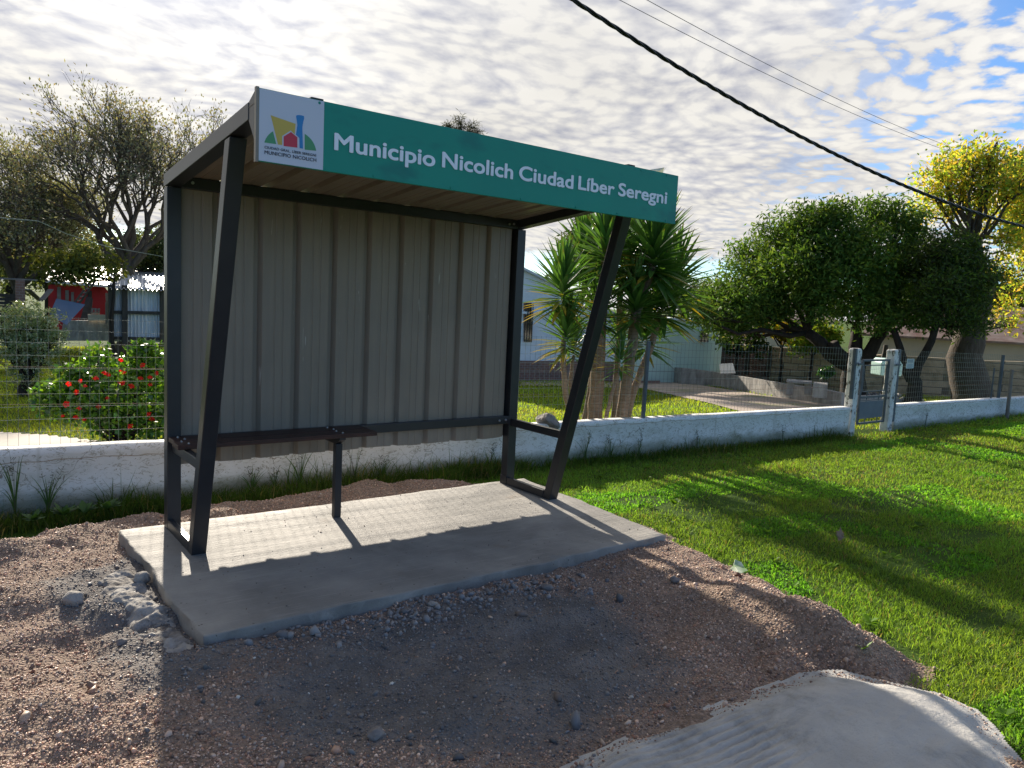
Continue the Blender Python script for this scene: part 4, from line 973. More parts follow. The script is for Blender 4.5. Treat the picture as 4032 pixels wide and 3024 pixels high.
# ---- palms (yuccas)
YD = 10.3
gb, gD = ghit(2400, 1600)
def ypt(px, py, D=YD): return at(px, py, D)
def yucca(label, trunk, heads, r0):
    base = ypt(*trunk[0][:2], trunk[0][2]); base[2] = float(Hg(base[0], base[1]))
    o = thing('yucca', label, 'yucca', base, 'yucca clump behind the wall'); b = B()
    pts = [np.array([base[0], base[1], base[2] - .05])] + [ypt(*p) for p in trunk[1:]]
    fine_ = []
    for i in range(len(pts) - 1):
        for t_ in np.linspace(0, 1, 6)[:-1]: fine_.append(pts[i] * (1 - t_) + pts[i + 1] * t_ + rng.normal(size=3) * .004)
    fine_.append(pts[-1]); rr = [r0 * (1.35 if i == 0 else 1.0) * (1 - .35 * i / len(fine_)) * (1 + .05 * (i % 2)) for i in range(len(fine_))]
    rr = [v_ * .85 for v_ in rr]; b.tube(fine_, rr, 12); b.build('trunk', M['yuccabark'], o, sm=True)
    Vs = []; F = []; cc_ = []; k = 0
    for px_, py_, D_, n_, L_, tilt, dead in heads:
        c_ = ypt(px_, py_, D_); col_len = .42 * L_ / .62
        n_ = int(n_ * 1.35)
        for i in range(n_):
            u = (i + .5) / n_; a = i * 2.39996 + rng.uniform(-.2, .2)
            el_ = R(84 - 106 * u ** 1.0) + rng.uniform(-.12, .12)      # top leaves up, lower ones hang
            d_ = np.array([math.cos(a) * math.cos(el_), math.sin(a) * math.cos(el_), math.sin(el_)])
            st = c_ + np.array([0, 0, col_len * (.5 - u) * .9]) + d_ * .03; L__ = .9 * L_ * rng.uniform(.8, 1.1) * (1 - .2 * abs(u - .45)); w0 = .062 * rng.uniform(.8, 1.15) * L_ / .62
            s_ = np.cross(d_, [0, 0, 1.]); s_ /= np.linalg.norm(s_) + 1e-6; up_ = np.cross(s_, d_)
            ts = (0, .25, .55, .8, 1); ws = (.6, 1, .85, .5, .03); drop = .03 + .13 * u
            base_c = np.array((.085, .20, .045)) * rng.uniform(.7, 1.4)
            yl = (u > .68 and rng.random() < dead)
            for j, (t_, w__) in enumerate(zip(ts, ws)):
                p = st + d_ * L__ * t_ + np.array([0, 0, -drop * L__ * t_ * t_])
                for e_ in (-1, 0, 1): Vs.append(p + s_ * e_ * w0 * w__ * .5 + up_ * (.22 * w0 * w__ * abs(e_)));
                c__ = base_c
                if yl: c__ = base_c * (1 - t_) + np.array((.50, .33, .03)) * t_ if t_ < .85 else np.array((.22, .11, .04))
                elif t_ > .9: c__ = np.array((.12, .08, .03))
                cc_ += [c__] * 3
                if j:
                    for e_ in (0, 1): F.append((k + (j - 1) * 3 + e_, k + (j - 1) * 3 + e_ + 1, k + j * 3 + e_ + 1, k + j * 3 + e_))
            k += 15
        npmesh('leaf_head', np.array(Vs), np.array(F), M['leafs'], o, col=np.array(cc_)); Vs = []; F = []; cc_ = []; k = 0
yucca('thick straight yucca trunk in the middle of the clump', [(2340, 1650, 10.2), (2350, 1500, 10.2), (2365, 1250, 10.3), (2390, 1020, 10.4)], [(2385, 1000, 10.4, 110, .76, 0, .05), (2350, 1230, 10.3, 60, .62, 0, .1)], .12)
yucca('yucca with yellow-tipped lower leaves, leftmost of the clump', [(2260, 1640, 9.9), (2105 - 40 + 160, 1520, 9.8), (2218, 1400, 9.8), (2222, 1200, 9.8)], [(2213, 1150, 9.8, 95, .66, 0, .75), (2230, 1330, 9.8, 60, .58, 0, .85)], .05)
yucca('yucca trunk leaning right to the largest leaf head', [(2440, 1640, 10.1), (2475, 1440, 10.1), (2505, 1230, 10.2), (2570, 1040, 10.2)], [(2575, 1015, 10.2, 130, .86, 0, .12), (2500, 1215, 10.1, 75, .66, 0, .2)], .095)
yucca('short yucca of the clump, bent right at a forked base', [(2455, 1640, 10.6), (2500, 1520, 10.6), (2560, 1370, 10.7), (2600, 1240, 10.8)], [(2610, 1200, 10.8, 95, .80, 0, .3)], .065)
yucca('hidden-stemmed yucca filling the centre of the clump', [(2420, 1640, 11.2), (2430, 1450, 11.3), (2440, 1200, 11.4), (2450, 1090, 11.4)], [(2470, 1060, 11.4, 90, .84, 0, .05), (2290, 1010, 11.5, 70, .72, 0, .05), (2660, 1120, 11.3, 70, .80, 0, .2), (2540, 1330, 11.0, 60, .66, 0, .3)], .06)
yucca('thin upright yucca behind the front trunks', [(2300, 1640, 11.0), (2330, 1500, 11.2), (2345, 1330, 11.3), (2350, 1180, 11.4)], [(2320, 1120, 11.4, 70, .62, 0, .1), (2440, 1330, 11.6, 50, .55, 0, .2)], .055)
yucca('slender yucca whose trunk starts left and slants into the clump', [(2290, 1640, 10.0), (2245, 1500, 10.0), (2300 - 40, 1400, 10.1)], [(2260, 1380, 10.1, 40, .45, 0, .3)], .04)
yucca('slim front yucca shoot crossing the big trunks', [(2375, 1650, 9.8), (2405, 1560, 9.8), (2440, 1450, 9.9)], [(2445, 1425, 9.9, 34, .40, 0, .3)], .035)

# ---- hibiscus
HB = thing('hibiscus_bush', 'hibiscus bush with red flowers behind the wire fence', 'bush', (*ghit(470, 1745)[0][:2], -.05))
Dh = 7.9
hb_base = np.array([HB.location.x, HB.location.y, HB.location.z]); Dh = math.hypot(hb_base[0] - CAM[0], hb_base[1] - CAM[1]); Dh = 9.3
q = at(470, 1745, Dh); hb_base = np.array([q[0], q[1], float(Hg(q[0], q[1]))]); HB.location = hb_base
HBs = [(385, 1420, 60), (380, 1500, 90), (300, 1520, 80), (210, 1570, 65), (180, 1555, 45), (290, 1470, 50), (460, 1560, 110), (560, 1420, 70), (560, 1370, 35), (620, 1440, 90), (600, 1560, 120), (500, 1650, 100), (420, 1660, 80), (640, 1680, 110), (720, 1520, 120), (340, 1610, 60), (700, 1640, 120), (270, 1600, 50), (510, 1480, 70), (800, 1560, 90)]
b = B(); LPs = []; tipsh = []
for px_, py_, r_ in HBs:
    c_, rr = blob(px_, py_, r_, Dh, rng.uniform(-.3, .3)); b.tube(curve(hb_base + rng.normal(size=3) * .05 * np.array([1, 1, 0]), c_, 6, (0, 0, .1), .03), list(np.linspace(.016, .005, 6)), 5)
    nl = int(4.8 * r_); v = rng.normal(size=(nl, 3)); v /= np.linalg.norm(v, axis=1)[:, None]; P_ = c_ + v * rr * rng.uniform(.35, 1.1, (nl, 1)); P_ = P_[P_[:, 2] > hb_base[2] + .05]; LPs.append(P_)
    for i in range(4):
        e = c_ + rng.normal(size=3) * rr * .6; b.tube([c_, e], [.005, .003], 4); tipsh.append(e)
b.build('stems', M['barkd'], HB)
P_ = np.vstack(LPs); n = len(P_); leafmesh('leaves', P_, rng.uniform(.045, .085, n), rng.uniform(.03, .055, n), lcol(n, [(.06, .16, .02), (.10, .25, .03), (.04, .11, .02), (.18, .34, .03)]), M['leafs'], HB, up=-.3)
FL = [(430, 1470), (475, 1450), (485, 1460), (415, 1460), (378, 1480), (273, 1507), (310, 1500), (335, 1513), (294, 1543), (422, 1560), (255, 1590), (313, 1600), (388, 1593), (245, 1632), (303, 1635), (330, 1645), (470, 1500), (475, 1505), (520, 1512), (555, 1432), (480, 1412), (590, 1478), (555, 1482), (592, 1510), (580, 1625), (597, 1640), (505, 1672), (610, 1470)]
for i, (px_, py_) in enumerate(FL):
    c_ = at(px_, py_, Dh - rng.uniform(.40, .55)); b = B(); dn = np.array([rng.uniform(-.5, .5), -.6, rng.uniform(-1.2, .1)]); dn /= np.linalg.norm(dn)
    s1 = np.cross(dn, [0, 0, 1.]); s1 /= np.linalg.norm(s1); s2 = np.cross(s1, dn); R_ = rng.uniform(.024, .040)
    for j in range(5):
        a0 = j * 1.2566; ps = []
        for da, rr_, ff in ((-.15, .15, 0), (-.62, .85, .75), (-.25, 1.1, .9), (.25, 1.1, .9), (.62, .85, .75), (.15, .15, 0)):
            ps.append(c_ + (s1 * math.cos(a0 + da) + s2 * math.sin(a0 + da)) * R_ * rr_ * .8 + dn * R_ * ff)
        b.quad(*ps)
    b.tube([c_, c_ + dn * R_ * 1.6], [.003, .002], 4)
    b.build('flower', M['petal'], HB)
# ---- round clipped bush at left
gB, gDb = ghit(105, 1562)
DB = gDb
blobs = [blob(*a, DB) for a in [(110, 1250, 70), (60, 1290, 75), (170, 1290, 75), (30, 1340, 60), (215, 1320, 50), (100, 1350, 90), (185, 1370, 60), (60, 1420, 55), (150, 1430, 60), (100, 1490, 50), (130, 1520, 35), (0, 1290, 50)]]
crown_tree('clipped_shrub', 'vase-shaped grey-green shrub standing alone on the left lawn', 'shrub', gB, [at(105, 1500, DB)], blobs, .055, .45, 13000, [(.26, .34, .16), (.34, .40, .22), (.17, .26, .10), (.46, .48, .34)], .08, m='leafs', clump=.05, twigs=14)

# ---- evergreen dark tree at right
gE, DE = ghit(3370, 1551); DE = min(DE, 22); gE = at(3370, 1551, DE); gE[2] = float(Hg(gE[0], gE[1])); 
EB_ = [(2830, 1130, 110), (2760, 1180, 70), (2900, 1060, 100), (2960, 960, 100), (3060, 900, 110), (3180, 880, 100), (3290, 860, 110), (3420, 840, 100), (3540, 850, 95), (3600, 900, 80),
      (2870, 1210, 100), (2960, 1160, 130), (3080, 1060, 150), (3220, 1020, 150), (3380, 1000, 150), (3540, 1010, 110), (3050, 1170, 100), (3200, 1160, 110), (3320, 1180, 90), (3450, 1170, 130), (3580, 1130, 110), (3650, 1210, 90), (2800, 1230, 60), (3520, 1240, 60)]
EB = [(x_, y_ + 22 + max(0, (3150 - x_)) * .10, r_ * .84) for x_, y_, r_ in EB_]
blobs = [blob(x_, y_, r_, DE, rng.uniform(-1.2, 1.2)) for x_, y_, r_ in EB]
forks = [at(3370, 1430, DE), at(3180, 1310, DE - .2), at(3370, 1290, DE + .3), at(3480, 1300, DE), at(3280, 1350, DE - .4), at(3440, 1370, DE + .2)]
crown_tree('evergreen_tree', 'wide dense dark green tree spreading over the yard left of the gate', 'tree', gE, forks, blobs, .15, .34, 52000, [(.085, .18, .035), (.11, .21, .04), (.06, .13, .03), (.15, .23, .05)], .30, clump=.20, twigs=12)
# second, finer dark crown right of it
g2, D2 = ghit(3590, 1560); D2 = min(D2, 21); g2 = at(3590, 1560, D2); g2[2] = float(Hg(g2[0], g2[1]))
blobs = [blob(x_, y_, r_, D2 + .5, rng.uniform(-.8, .8)) for x_, y_, r_ in [(3680, 1000, 85), (3760, 985, 80), (3810, 1040, 60), (3640, 1070, 85), (3760, 1080, 110), (3850, 1120, 80), (3720, 1170, 100), (3820, 1210, 70), (3850, 1270, 55), (3780, 1280, 60), (3700, 1250, 55)]]
crown_tree('pruned_tree', 'thin fork-trunked tree with fine dark foliage right of the gate', 'tree', g2, [at(3590, 1480, D2), at(3650, 1370, D2), at(3520, 1300, D2), at(3690, 1270, D2)], blobs, .13, .3, 18000, [(.055, .09, .035), (.075, .11, .04), (.09, .17, .03)], .17, clump=.16, twigs=16)
# yellow tree
g3_, D3 = ghit(3835, 1548); D3 = min(D3, 23.5); g3_ = at(3835, 1548, D3); g3_[2] = float(Hg(g3_[0], g3_[1]))
YB = [(3760, 610, 60), (3700, 690, 70), (3640, 740, 55), (3830, 640, 70), (3900, 600, 60), (3960, 640, 60), (3770, 720, 80), (3880, 730, 80), (3980, 740, 80), (3700, 820, 70), (3620, 830, 50), (3820, 830, 70), (3930, 860, 80), (3980, 960, 70), (3950, 1080, 60), (4000, 1160, 60), (3940, 1230, 50), (3990, 1280, 50), (4060, 700, 90), (4100, 860, 100), (4080, 1050, 90), (3720, 650, 40), (3800, 560 + 20, 30), (3925, 560, 25)]
blobs = [blob(x_, y_, r_, D3 + 1, rng.uniform(-1, 1)) for x_, y_, r_ in YB]
M['leafy'] = mat('thin yellow leaf', (1, 1, 1), None, rough=.5, attr=True, trans=.62, spec=.25)
YT = crown_tree('yellowing_tree', 'tall tree with yellow autumn leaves behind the dark tree at the right', 'tree', g3_, [at(3820, 1290, D3), at(3830, 950, D3 + .6), at(3900, 1100, D3 + 1)], blobs, .15, .40, 10500, [(.60, .52, .08), (.50, .50, .08), (.32, .44, .07), (.20, .33, .06), (.58, .40, .10), (.26, .38, .07)], .42, m='leafy', bark='bark', clump=.20, twigs=14)
# dark tree at the right edge
DD = D3 + 6
blobs = [blob(x_, y_, r_, DD, rng.uniform(-1, 1)) for x_, y_, r_ in [(4040, 680, 70), (4080, 760, 90), (4020, 760, 50), (4100, 900, 100), (4150, 650, 80), (4030, 860, 60)]]
g4 = at(4110, 1500, DD); g4[2] = -.8
crown_tree('dark_tree', 'dark green tree cut by the right edge of the photo', 'tree', g4, [at(4110, 1100, DD)], blobs, .2, .4, 9000, [(.07, .15, .04), (.10, .20, .04)], .2)
# low yellow shrub & blossoming bush under the evergreen
DS = 25.
blobs = [blob(x_, y_, r_, DS, rng.uniform(-.4, .4)) for x_, y_, r_ in [(3020, 1280, 30), (3060, 1300, 35), (3100, 1320, 30), (3060, 1250, 20), (3020, 1265, 18), (3110, 1290, 25)]]
g5 = at(3080, 1480, DS); g5[2] = -.8
crown_tree('yellow_shrub', 'small shrub with orange yellow leaves under the left side of the dark tree', 'shrub', g5, [at(3080, 1370, DS)], blobs, .14, .4, 2600, [(.5, .30, .02), (.40, .34, .03), (.25, .32, .03)], .05)
blobs = [blob(x_, y_, r_, DS - 1, rng.uniform(-.4, .4)) for x_, y_, r_ in [(3180, 1340, 50), (3240, 1350, 45), (3150, 1370, 35), (3270, 1320, 40), (3210, 1300, 40)]]
g5 = at(3200, 1480, DS - 1); g5[2] = -.8
crown_tree('light_shrub', 'light green leafy shrub behind the trunk of the dark tree', 'shrub', g5, [at(3200, 1400, DS - 1)], blobs, .15, .5, 3000, [(.12, .26, .03), (.20, .30, .04), (.30, .33, .05)], .05)
blobs = [blob(x_, y_, r_, DS, rng.uniform(-.4, .4)) for x_, y_, r_ in [(2880, 1320, 50), (2900, 1370, 40), (2950, 1310, 45), (2990, 1360, 40), (2870, 1280, 40)]]
g5 = at(2900, 1470, DS); g5[2] = -.8
BB = crown_tree('blossoming_shrub', 'dark shrub dotted with pale pink blossoms beside the mint house', 'shrub', g5, [at(2900, 1400, DS)], blobs, .13, .5, 2600, [(.03, .06, .02), (.05, .09, .02)], .05)
P_ = np.array([at(rng.uniform(2850, 2960), rng.uniform(1300, 1370), DS - .8) for i in range(40)]); leafmesh('blossoms', P_, .10, .09, lcol(40, [(.55, .40, .60), (.6, .55, .2)]), M['leaf'], BB)
gS, DSm = ghit(3250, 1500); gS = at(3250, 1492, 21); gS[2] = float(Hg(gS[0], gS[1]))
blobs = [blob(x_, y_, r_, 21) for x_, y_, r_ in [(3235, 1465, 14), (3262, 1460, 16), (3255, 1478, 16), (3275, 1470, 10)]]
crown_tree('low_shrub', 'low glossy shrub on the lawn before the tan block wall', 'shrub', gS, [at(3250, 1480, 21)], blobs, .09, .6, 500, [(.03, .10, .02), (.06, .16, .03)], .015, m='leafs', clump=.04)

# ---- left sparse tree (branching)
def branch_tree(name, label, base, fork, spread, depth, L0, r0, leafL, nleaf_tip, pal_, bark='bark', up=.35, seed=1, limbs=6, top_bare=True):
    global rng
    rng = np.random.default_rng(seed); o = thing(name, label, 'tree', base); b = B(); tips = []
    base = np.array(base, float); fork = np.array(fork, float)
    b.tube(curve(base - np.array([0, 0, .2]), fork, 6, (0.1, 0, 0), .02), list(np.linspace(r0 * 1.2, r0 * .8, 6)), 9)
    def grow(p, d, L, r, k):
        e = p + d * L; mid = (p + e) / 2 + rng.normal(size=3) * L * .07
        b.tube([p, mid, e], [r, r * .85, r * .7], 6 if r > .04 else 4, False)
        if k <= 2: tips.append((mid, d)); 
        if k == 0: tips.append((e, d)); tips.append((e + d * .1, d)); return
        nb = 3 if rng.random() < .75 else 2
        for i in range(nb):
            nd = d + rng.normal(size=3) * spread; nd[2] += up * .3; nd /= np.linalg.norm(nd)
            grow(e if i else (mid + e) / 2, nd, L * rng.uniform(.68, .86), r * .62, k - 1)
    for i in range(limbs):
        a = 2 * math.pi * i / limbs + rng.uniform(-.3, .3); tl = rng.uniform(.35, 1.0)
        d = np.array([math.cos(a) * tl, math.sin(a) * tl, 1.0]); d /= np.linalg.norm(d)
        grow(fork - np.array([0, 0, rng.uniform(0, .6)]), d, L0 * rng.uniform(.8, 1.2), r0 * .5, depth)
    b.build('trunk', M[bark], o, sm=True)
    T = np.array([t_[0] for t_ in tips]); Dr = np.array([t_[1] for t_ in tips]); idx = rng.integers(0, len(T), len(T) * nleaf_tip)
    P_ = T[idx] + rng.normal(size=(len(idx), 3)) * .16; n = len(P_)
    leafmesh('crown', P_, leafL * rng.uniform(.6, 1.2, n), leafL * .45 * rng.uniform(.7, 1.2, n), lcol(n, pal_, .35), M['leaf'], o, dirs=Dr[idx])
    return o
DL = 30.
gl = at(480, 1300, DL); gl[2] = float(Hg(gl[0], gl[1]))
branch_tree('bare_tree', 'large thinly leaved tree fanning up behind the corrugated shed', gl, at(500, 1010, DL), .40, 6, 1.55, .22, .13, 1, [(.20, .21, .17), (.26, .26, .22), (.24, .20, .17), (.15, .18, .14)], seed=21, limbs=9)
DL2 = 33.
gl = at(60, 1300, DL2); gl[2] = -.8
branch_tree('bare_tree', 'thinly leaved tree cut by the left edge of the photo', gl, at(60, 1080, DL2), .42, 6, 1.28, .22, .13, 2, [(.22, .25, .17), (.20, .23, .15), (.28, .26, .20)], seed=5, limbs=8)
rng = np.random.default_rng(99)
# lower leafy trees beneath/behind
DL3 = 27.
def ltree(name, label, px_, base_py, bl, D_, nleaf_, pal_, r=.15, leaf=.16, twigs=12):
    g_ = at(px_, base_py, D_); g_[2] = float(Hg(g_[0], g_[1])); ys = max(b_[1] for b_ in bl)
    return crown_tree(name, label, 'tree', g_, [at(px_, ys, D_)], [blob(x_, y_, r_, D_, rng.uniform(-.8, .8)) for x_, y_, r_ in bl], leaf, .42, nleaf_, pal_, r, twigs=twigs, clump=.24)
ltree('leafy_tree', 'low drooping tree with lit yellow-green leaves over the red house', 448, 1290, [(220, 1060, 50), (290, 1040, 60), (350, 1080, 45), (180, 1030, 50), (260, 1100, 30), (330, 1020, 50), (455, 1040, 35), (470, 1080, 25)], 24., 2300, [(.11, .13, .03), (.08, .11, .03), (.17, .18, .04)], .05)
ltree('dark_leafy_tree', 'dark leafy tree behind the red house, between the two bare trees', 200, 1290, [(60, 980, 80), (150, 960, 80), (240, 980, 80), (330, 990, 80), (140, 1040, 70), (40, 1050, 80), (300, 1050, 60), (-40, 920, 80)], 38., 11000, [(.09, .13, .06), (.07, .10, .05), (.13, .16, .06)], .25, leaf=.2)
ltree('dark_leafy_tree', 'dark leafy tree behind the corrugated shed beside the shelter post', 580, 1290, [(480, 990, 60), (560, 970, 70), (640, 960, 70), (600, 1020, 70), (680, 1000, 80), (420, 1020, 60), (540, 1060, 50), (640, 1070, 50), (720, 930, 70)], 40., 9500, [(.09, .13, .06), (.07, .10, .05), (.13, .16, .06)], .25, leaf=.2)
# far hedge of trees closing the left background
for i, (px_, D_, lab) in enumerate([(-260, 55, 'far dark tree beyond the left edge of the yard'), (40, 60, 'far dark tree low on the horizon, leftmost in view'), (330, 58, 'far dark tree low on the horizon behind the red house'), (620, 62, 'far dark tree low on the horizon nearest the shelter')]):
    ltree('distant_tree', lab, px_, 1220, [(px_ - 110, 1060, 60), (px_ - 40, 1020, 70), (px_ + 50, 1030, 70), (px_ + 120, 1060, 60), (px_, 1090, 70), (px_ + 160, 1090, 50), (px_ - 160, 1090, 50)], D_, 6000, [(.07, .10, .06), (.09, .12, .065)], .3, leaf=.34, twigs=6)
# pine head seen above the sign
DP = 34.
gp_ = at(1830, 1300, DP); gp_[2] = -.8
crown_tree('pine_tree', 'far pine whose top shows just above the green sign', 'tree', gp_, [at(1830, 640, DP)], [blob(x_, y_, r_, DP) for x_, y_, r_ in [(1760, 495, 24), (1810, 480, 26), (1855, 500, 26), (1885, 515, 18), (1825, 520, 36), (1780, 530, 30), (1850, 560, 50), (1790, 590, 50), (1760, 495, 16)]], .22, .1, 5200, [(.035, .045, .03), (.05, .055, .035)], .22, twigs=14)
ltree('distant_tree', 'slim dark tree standing behind the yucca heads', 2300, 1400, [(2310, 900, 40), (2280, 960, 50), (2330, 1000, 50), (2260, 1040, 40)], 26., 3600, [(.03, .05, .025), (.045, .07, .03)], .12)
ltree('distant_tree', 'tiny far tree above the left house roof', 2155, 1300, [(2150, 1110, 22), (2175, 1120, 20), (2160, 1140, 26)], 50., 900, [(.035, .055, .03)], .12, leaf=.25)
# hedge line far right
for i, (px_, D_, lab) in enumerate([(2700, 62, 'far tree low behind the mint house'), (3150, 66, 'far tree hidden behind the evergreen, left part'), (3550, 60, 'far tree behind the gate posts on the horizon'), (3950, 58, 'far tree behind the rusty-roofed house')]):
    ltree('distant_tree', lab, px_, 1300, [(px_ - 120, 1180, 60), (px_ - 40, 1140, 70), (px_ + 50, 1160, 70), (px_ + 130, 1180, 60), (px_, 1210, 70)], D_, 3500, [(.05, .08, .03), (.12, .14, .03)], .3, leaf=.34, twigs=6)

# ------------------------------------------------------------------ left background buildings
DR = 31.
def wallq(name, pts, D_, m, parent, th=.12, bev=0):     # vertical slab through photo points at distance D_ (or per-point distances)
    P = [at(p[0], p[1], p[2] if len(p) > 2 else D_) for p in pts]
    d0 = np.array(P[1]) - np.array(P[0]); n_ = np.array([d0[1], -d0[0], 0]); n_ /= np.linalg.norm(n_) + 1e-9
    if n_ @ (CAM - P[0]) < 0: n_ = -n_
    b = B(); b.prism([(i, 0) for i in range(len(P))], lambda i, _: P[int(i)], tuple(-n_ * th)); return b.build(name, M[m], parent, bev)
RH = thing('red_house', 'red painted shack with pale tin roof, seen under the trees', 'house', at(330, 1290, DR))
wallq('wall', [(190, 1300), (425, 1300), (412, 1130), (190, 1120)], DR, 'redwall', RH)
wallq('side_wall', [(408, 1300, DR), (440, 1300, DR + 3), (440, 1155, DR + 3), (408, 1132, DR)], DR, 'darkwood', RH)
for x0, x1, y0, y1, m in ((257, 271, 1143, 1190, 'greywood'), (345, 362, 1145, 1240, 'darkwood'), (280, 291, 1150, 1190, 'greywood'), (225, 240, 1130, 1180, 'greywood')):
    wallq('door' if x0 == 345 else 'shutter', [(x0, y1, DR - .05), (x1, y1, DR - .05), (x1, y0, DR - .05), (x0, y0, DR - .05)], DR, m, RH, .05)
rp = [at(180, 1112, DR - .6), at(432, 1132, DR - .6), at(415, 1097, DR + 5), at(180, 1108, DR + 5)]
rp = [np.array(p) for p in rp]; rp[2][2] = rp[1][2] + .75; rp[3][2] = rp[0][2] + .75
b = B(); b.prism([(i, 0) for i in range(4)], lambda i, _: rp[int(i)], (0, 0, .08)); b.build('roof', M['tinroof'], RH)
wallq('gable_trim', [(395, 1150, DR - .1), (430, 1156, DR - .1), (415, 1132, DR - .1), (395, 1128, DR - .1)], DR, 'redwall', RH, .06)
LW = thing('low_block_wall', 'low grey block wall between blue tarp and corrugated shed', 'wall', at(345, 1335, 26))
wallq('wall', [(235, 1342), (442, 1342), (442, 1262), (250, 1262)], 26, 'curb', LW, .2)
SHD = thing('corrugated_shed', 'grey corrugated tin shed with dark posts beside the shelter post', 'shed', at(540, 1340, 24.5))
p0, p1 = at(440, 1330, 24.5), at(860, 1338, 24.5); zt0, zt1 = at(440, 1140, 24.5)[2], at(860, 1140, 24.5)[2]
P = []; n = 240
for i in range(n + 1): P.append((i / n, .03 * math.sin(i * 2 * math.pi / 8)))
dirp = (p1 - p0)[:2]; nr = np.array([dirp[1], -dirp[0]]) / np.hypot(*dirp)
f = lambda t_, d_, z: (p0[0] + dirp[0] * t_ + nr[0] * d_, p0[1] + dirp[1] * t_ + nr[1] * d_, z)
sheet('tin_wall', P, lambda t_, d_: f(t_, d_, p0[2] - .1), lambda t_, d_: f(t_, d_, zt0 + .1), M['tin'], SHD)
for px_ in (438, 492, 640):
    b = B(); q = at(px_, 1340, 24.35); b.box((q[0] - .07, q[1] - .05, q[2] - .1), (q[0] + .07, q[1] + .05, zt0 + .14)); b.build('post', M['darkwood'], SHD)
for py_ in (1229, 1331):
    b = B(); b.bar(at(438, py_, 24.4), at(860, py_ + 8, 24.4), .05, .09); b.build('cross_rail', M['darkwood'], SHD)
rp = [at(430, 1136, 24.1), at(880, 1150, 24.1)]; r2 = [p + np.array([0, 0, 0]) for p in (at(430, 1136, 29.), at(880, 1150, 29.))]; r2[0][2] = rp[0][2] + .45; r2[1][2] = rp[1][2] + .45
P = [(i / 160, .03 * math.sin(i * 2 * math.pi / 6)) for i in range(161)]
sheet('roof', P, lambda t_, d_: tuple(rp[0] * (1 - t_) + rp[1] * t_ + np.array([0, 0, d_])), lambda t_, d_: tuple(r2[0] * (1 - t_) + r2[1] * t_ + np.array([0, 0, d_])), M['tin'], SHD)
OB = thing('outbuilding', 'far outbuilding with sunlit pale tin roof behind the corrugated shed', 'building', at(560, 1300, 36))
wallq('wall', [(455, 1320), (760, 1320), (760, 1135), (455, 1135)], 37, 'cream', OB, .2)
rp = [at(445, 1138, 36), at(780, 1142, 36), at(780, 1142, 41), at(445, 1138, 41)]; rp[2][2] = rp[1][2] + .95; rp[3][2] = rp[0][2] + .95
b = B(); b.prism([(i, 0) for i in range(4)], lambda i, _: rp[int(i)], (0, 0, .06)); b.build('roof', M['tinroof'], OB)
BP = thing('brick_pillar', 'dark brick pillar with a lintel at the far left of the red house', 'pillar', at(85, 1300, 24))
b = B(); q = at(67, 1300, 24); q2 = at(102, 1300, 24); zt = at(85, 1103, 24)[2]; b.box((q[0], q[1], q[2] - .1), (q2[0], q2[1] + .3, zt)); b.build('shaft', M['brick'], BP)
b = B(); q3 = at(-60, 1108, 24.); b.box((q3[0], q[1] + .1, zt), (q2[0] + .3, q[1] + .45, zt + .04)); b.build('lintel', M['greywood'], BP)
PF = thing('plank_fence', 'dark horizontal plank fence left of the brick pillar', 'fence', at(20, 1290, 24.5))
z0, z1 = at(0, 1275, 24.5)[2], at(0, 1155, 24.5)[2]; qa, qb = at(-300, 1240, 24.5), at(66, 1240, 24.5); zs_ = np.linspace(z0, z1, 9)
for i in range(8):
    b = B(); b.bar((qa[0], qa[1], (zs_[i] + zs_[i + 1]) / 2), (qb[0], qb[1], (zs_[i] + zs_[i + 1]) / 2), .03, (zs_[1] - zs_[0]) * .9); b.build('board', M['darkwood'], PF)
b = B(); b.prism([(i, 0) for i in range(4)], lambda i, _: [at(195, 1240, 23), at(222, 1177, 23.4), at(335, 1200, 23), at(262, 1280, 22.4)][int(i)], (0, .01, .01))
o = b.build('tarpaulin', M['tarp']); setp(o, 'blue tarpaulin stretched between poles before the red house', 'tarpaulin')
LD = thing('ladder', 'wooden ladder leaning over the blue tarpaulin', 'ladder', at(330, 1240, 27))
A0, A1, B0, B1 = at(285, 1205, 27), at(362, 1100, 27.5), at(305, 1205, 27), at(380, 1100, 27.5)
for nm, p, q in (('side_rail', A0, A1), ('side_rail', B0, B1)):
    b = B(); b.bar(p, q, .05); b.build(nm, M['darkwood'], LD)
for t_ in np.linspace(.06, .94, 7): b = B(); b.bar(A0 * (1 - t_) + A1 * t_, B0 * (1 - t_) + B1 * t_, .045); b.build('rung', M['greywood'], LD)
# leaning boards and pallet clutter
for i, (p, q, lab) in enumerate((((325, 1270), (350, 1170), 'dark board leaning on the red wall, left of the door'), ((345, 1270), (355, 1175), 'dark board leaning on the red wall at the door'), ((165, 1180), (200, 1140), 'broken grey board left of the red wall'), ((110, 1140), (160, 1185), 'grey board lying slanted right of the brick pillar'))):
    b = B(); b.bar(at(*p, 28), at(*q, 29), .16, .03); setp(b.build('loose_board', M['darkwood'] if i < 2 else M['greywood']), lab, 'board')
b = B(); b.prism([(i, 0) for i in range(4)], lambda i, _: [at(348, 1262, 25.8), at(420, 1262, 25.8), at(420, 1240, 25.8), at(348, 1238, 25.8)][int(i)], (0, .1, 0)); setp(b.build('pale_crate', M['cream']), 'pale wooden crate on top of the low grey wall', 'crate')
b = B()
for px_ in (362, 375, 388): b.bar(at(px_, 1236, 26), at(px_ + 2, 1216, 26.2), .05, .05)
b.bar(at(358, 1234, 26), at(392, 1230, 26), .06); b.bar(at(362, 1216, 26.2), at(390, 1220, 26.2), .06); setp(b.build('pallet', M['greywood']), 'small grey pallet propped on the crate by the red wall', 'pallet')
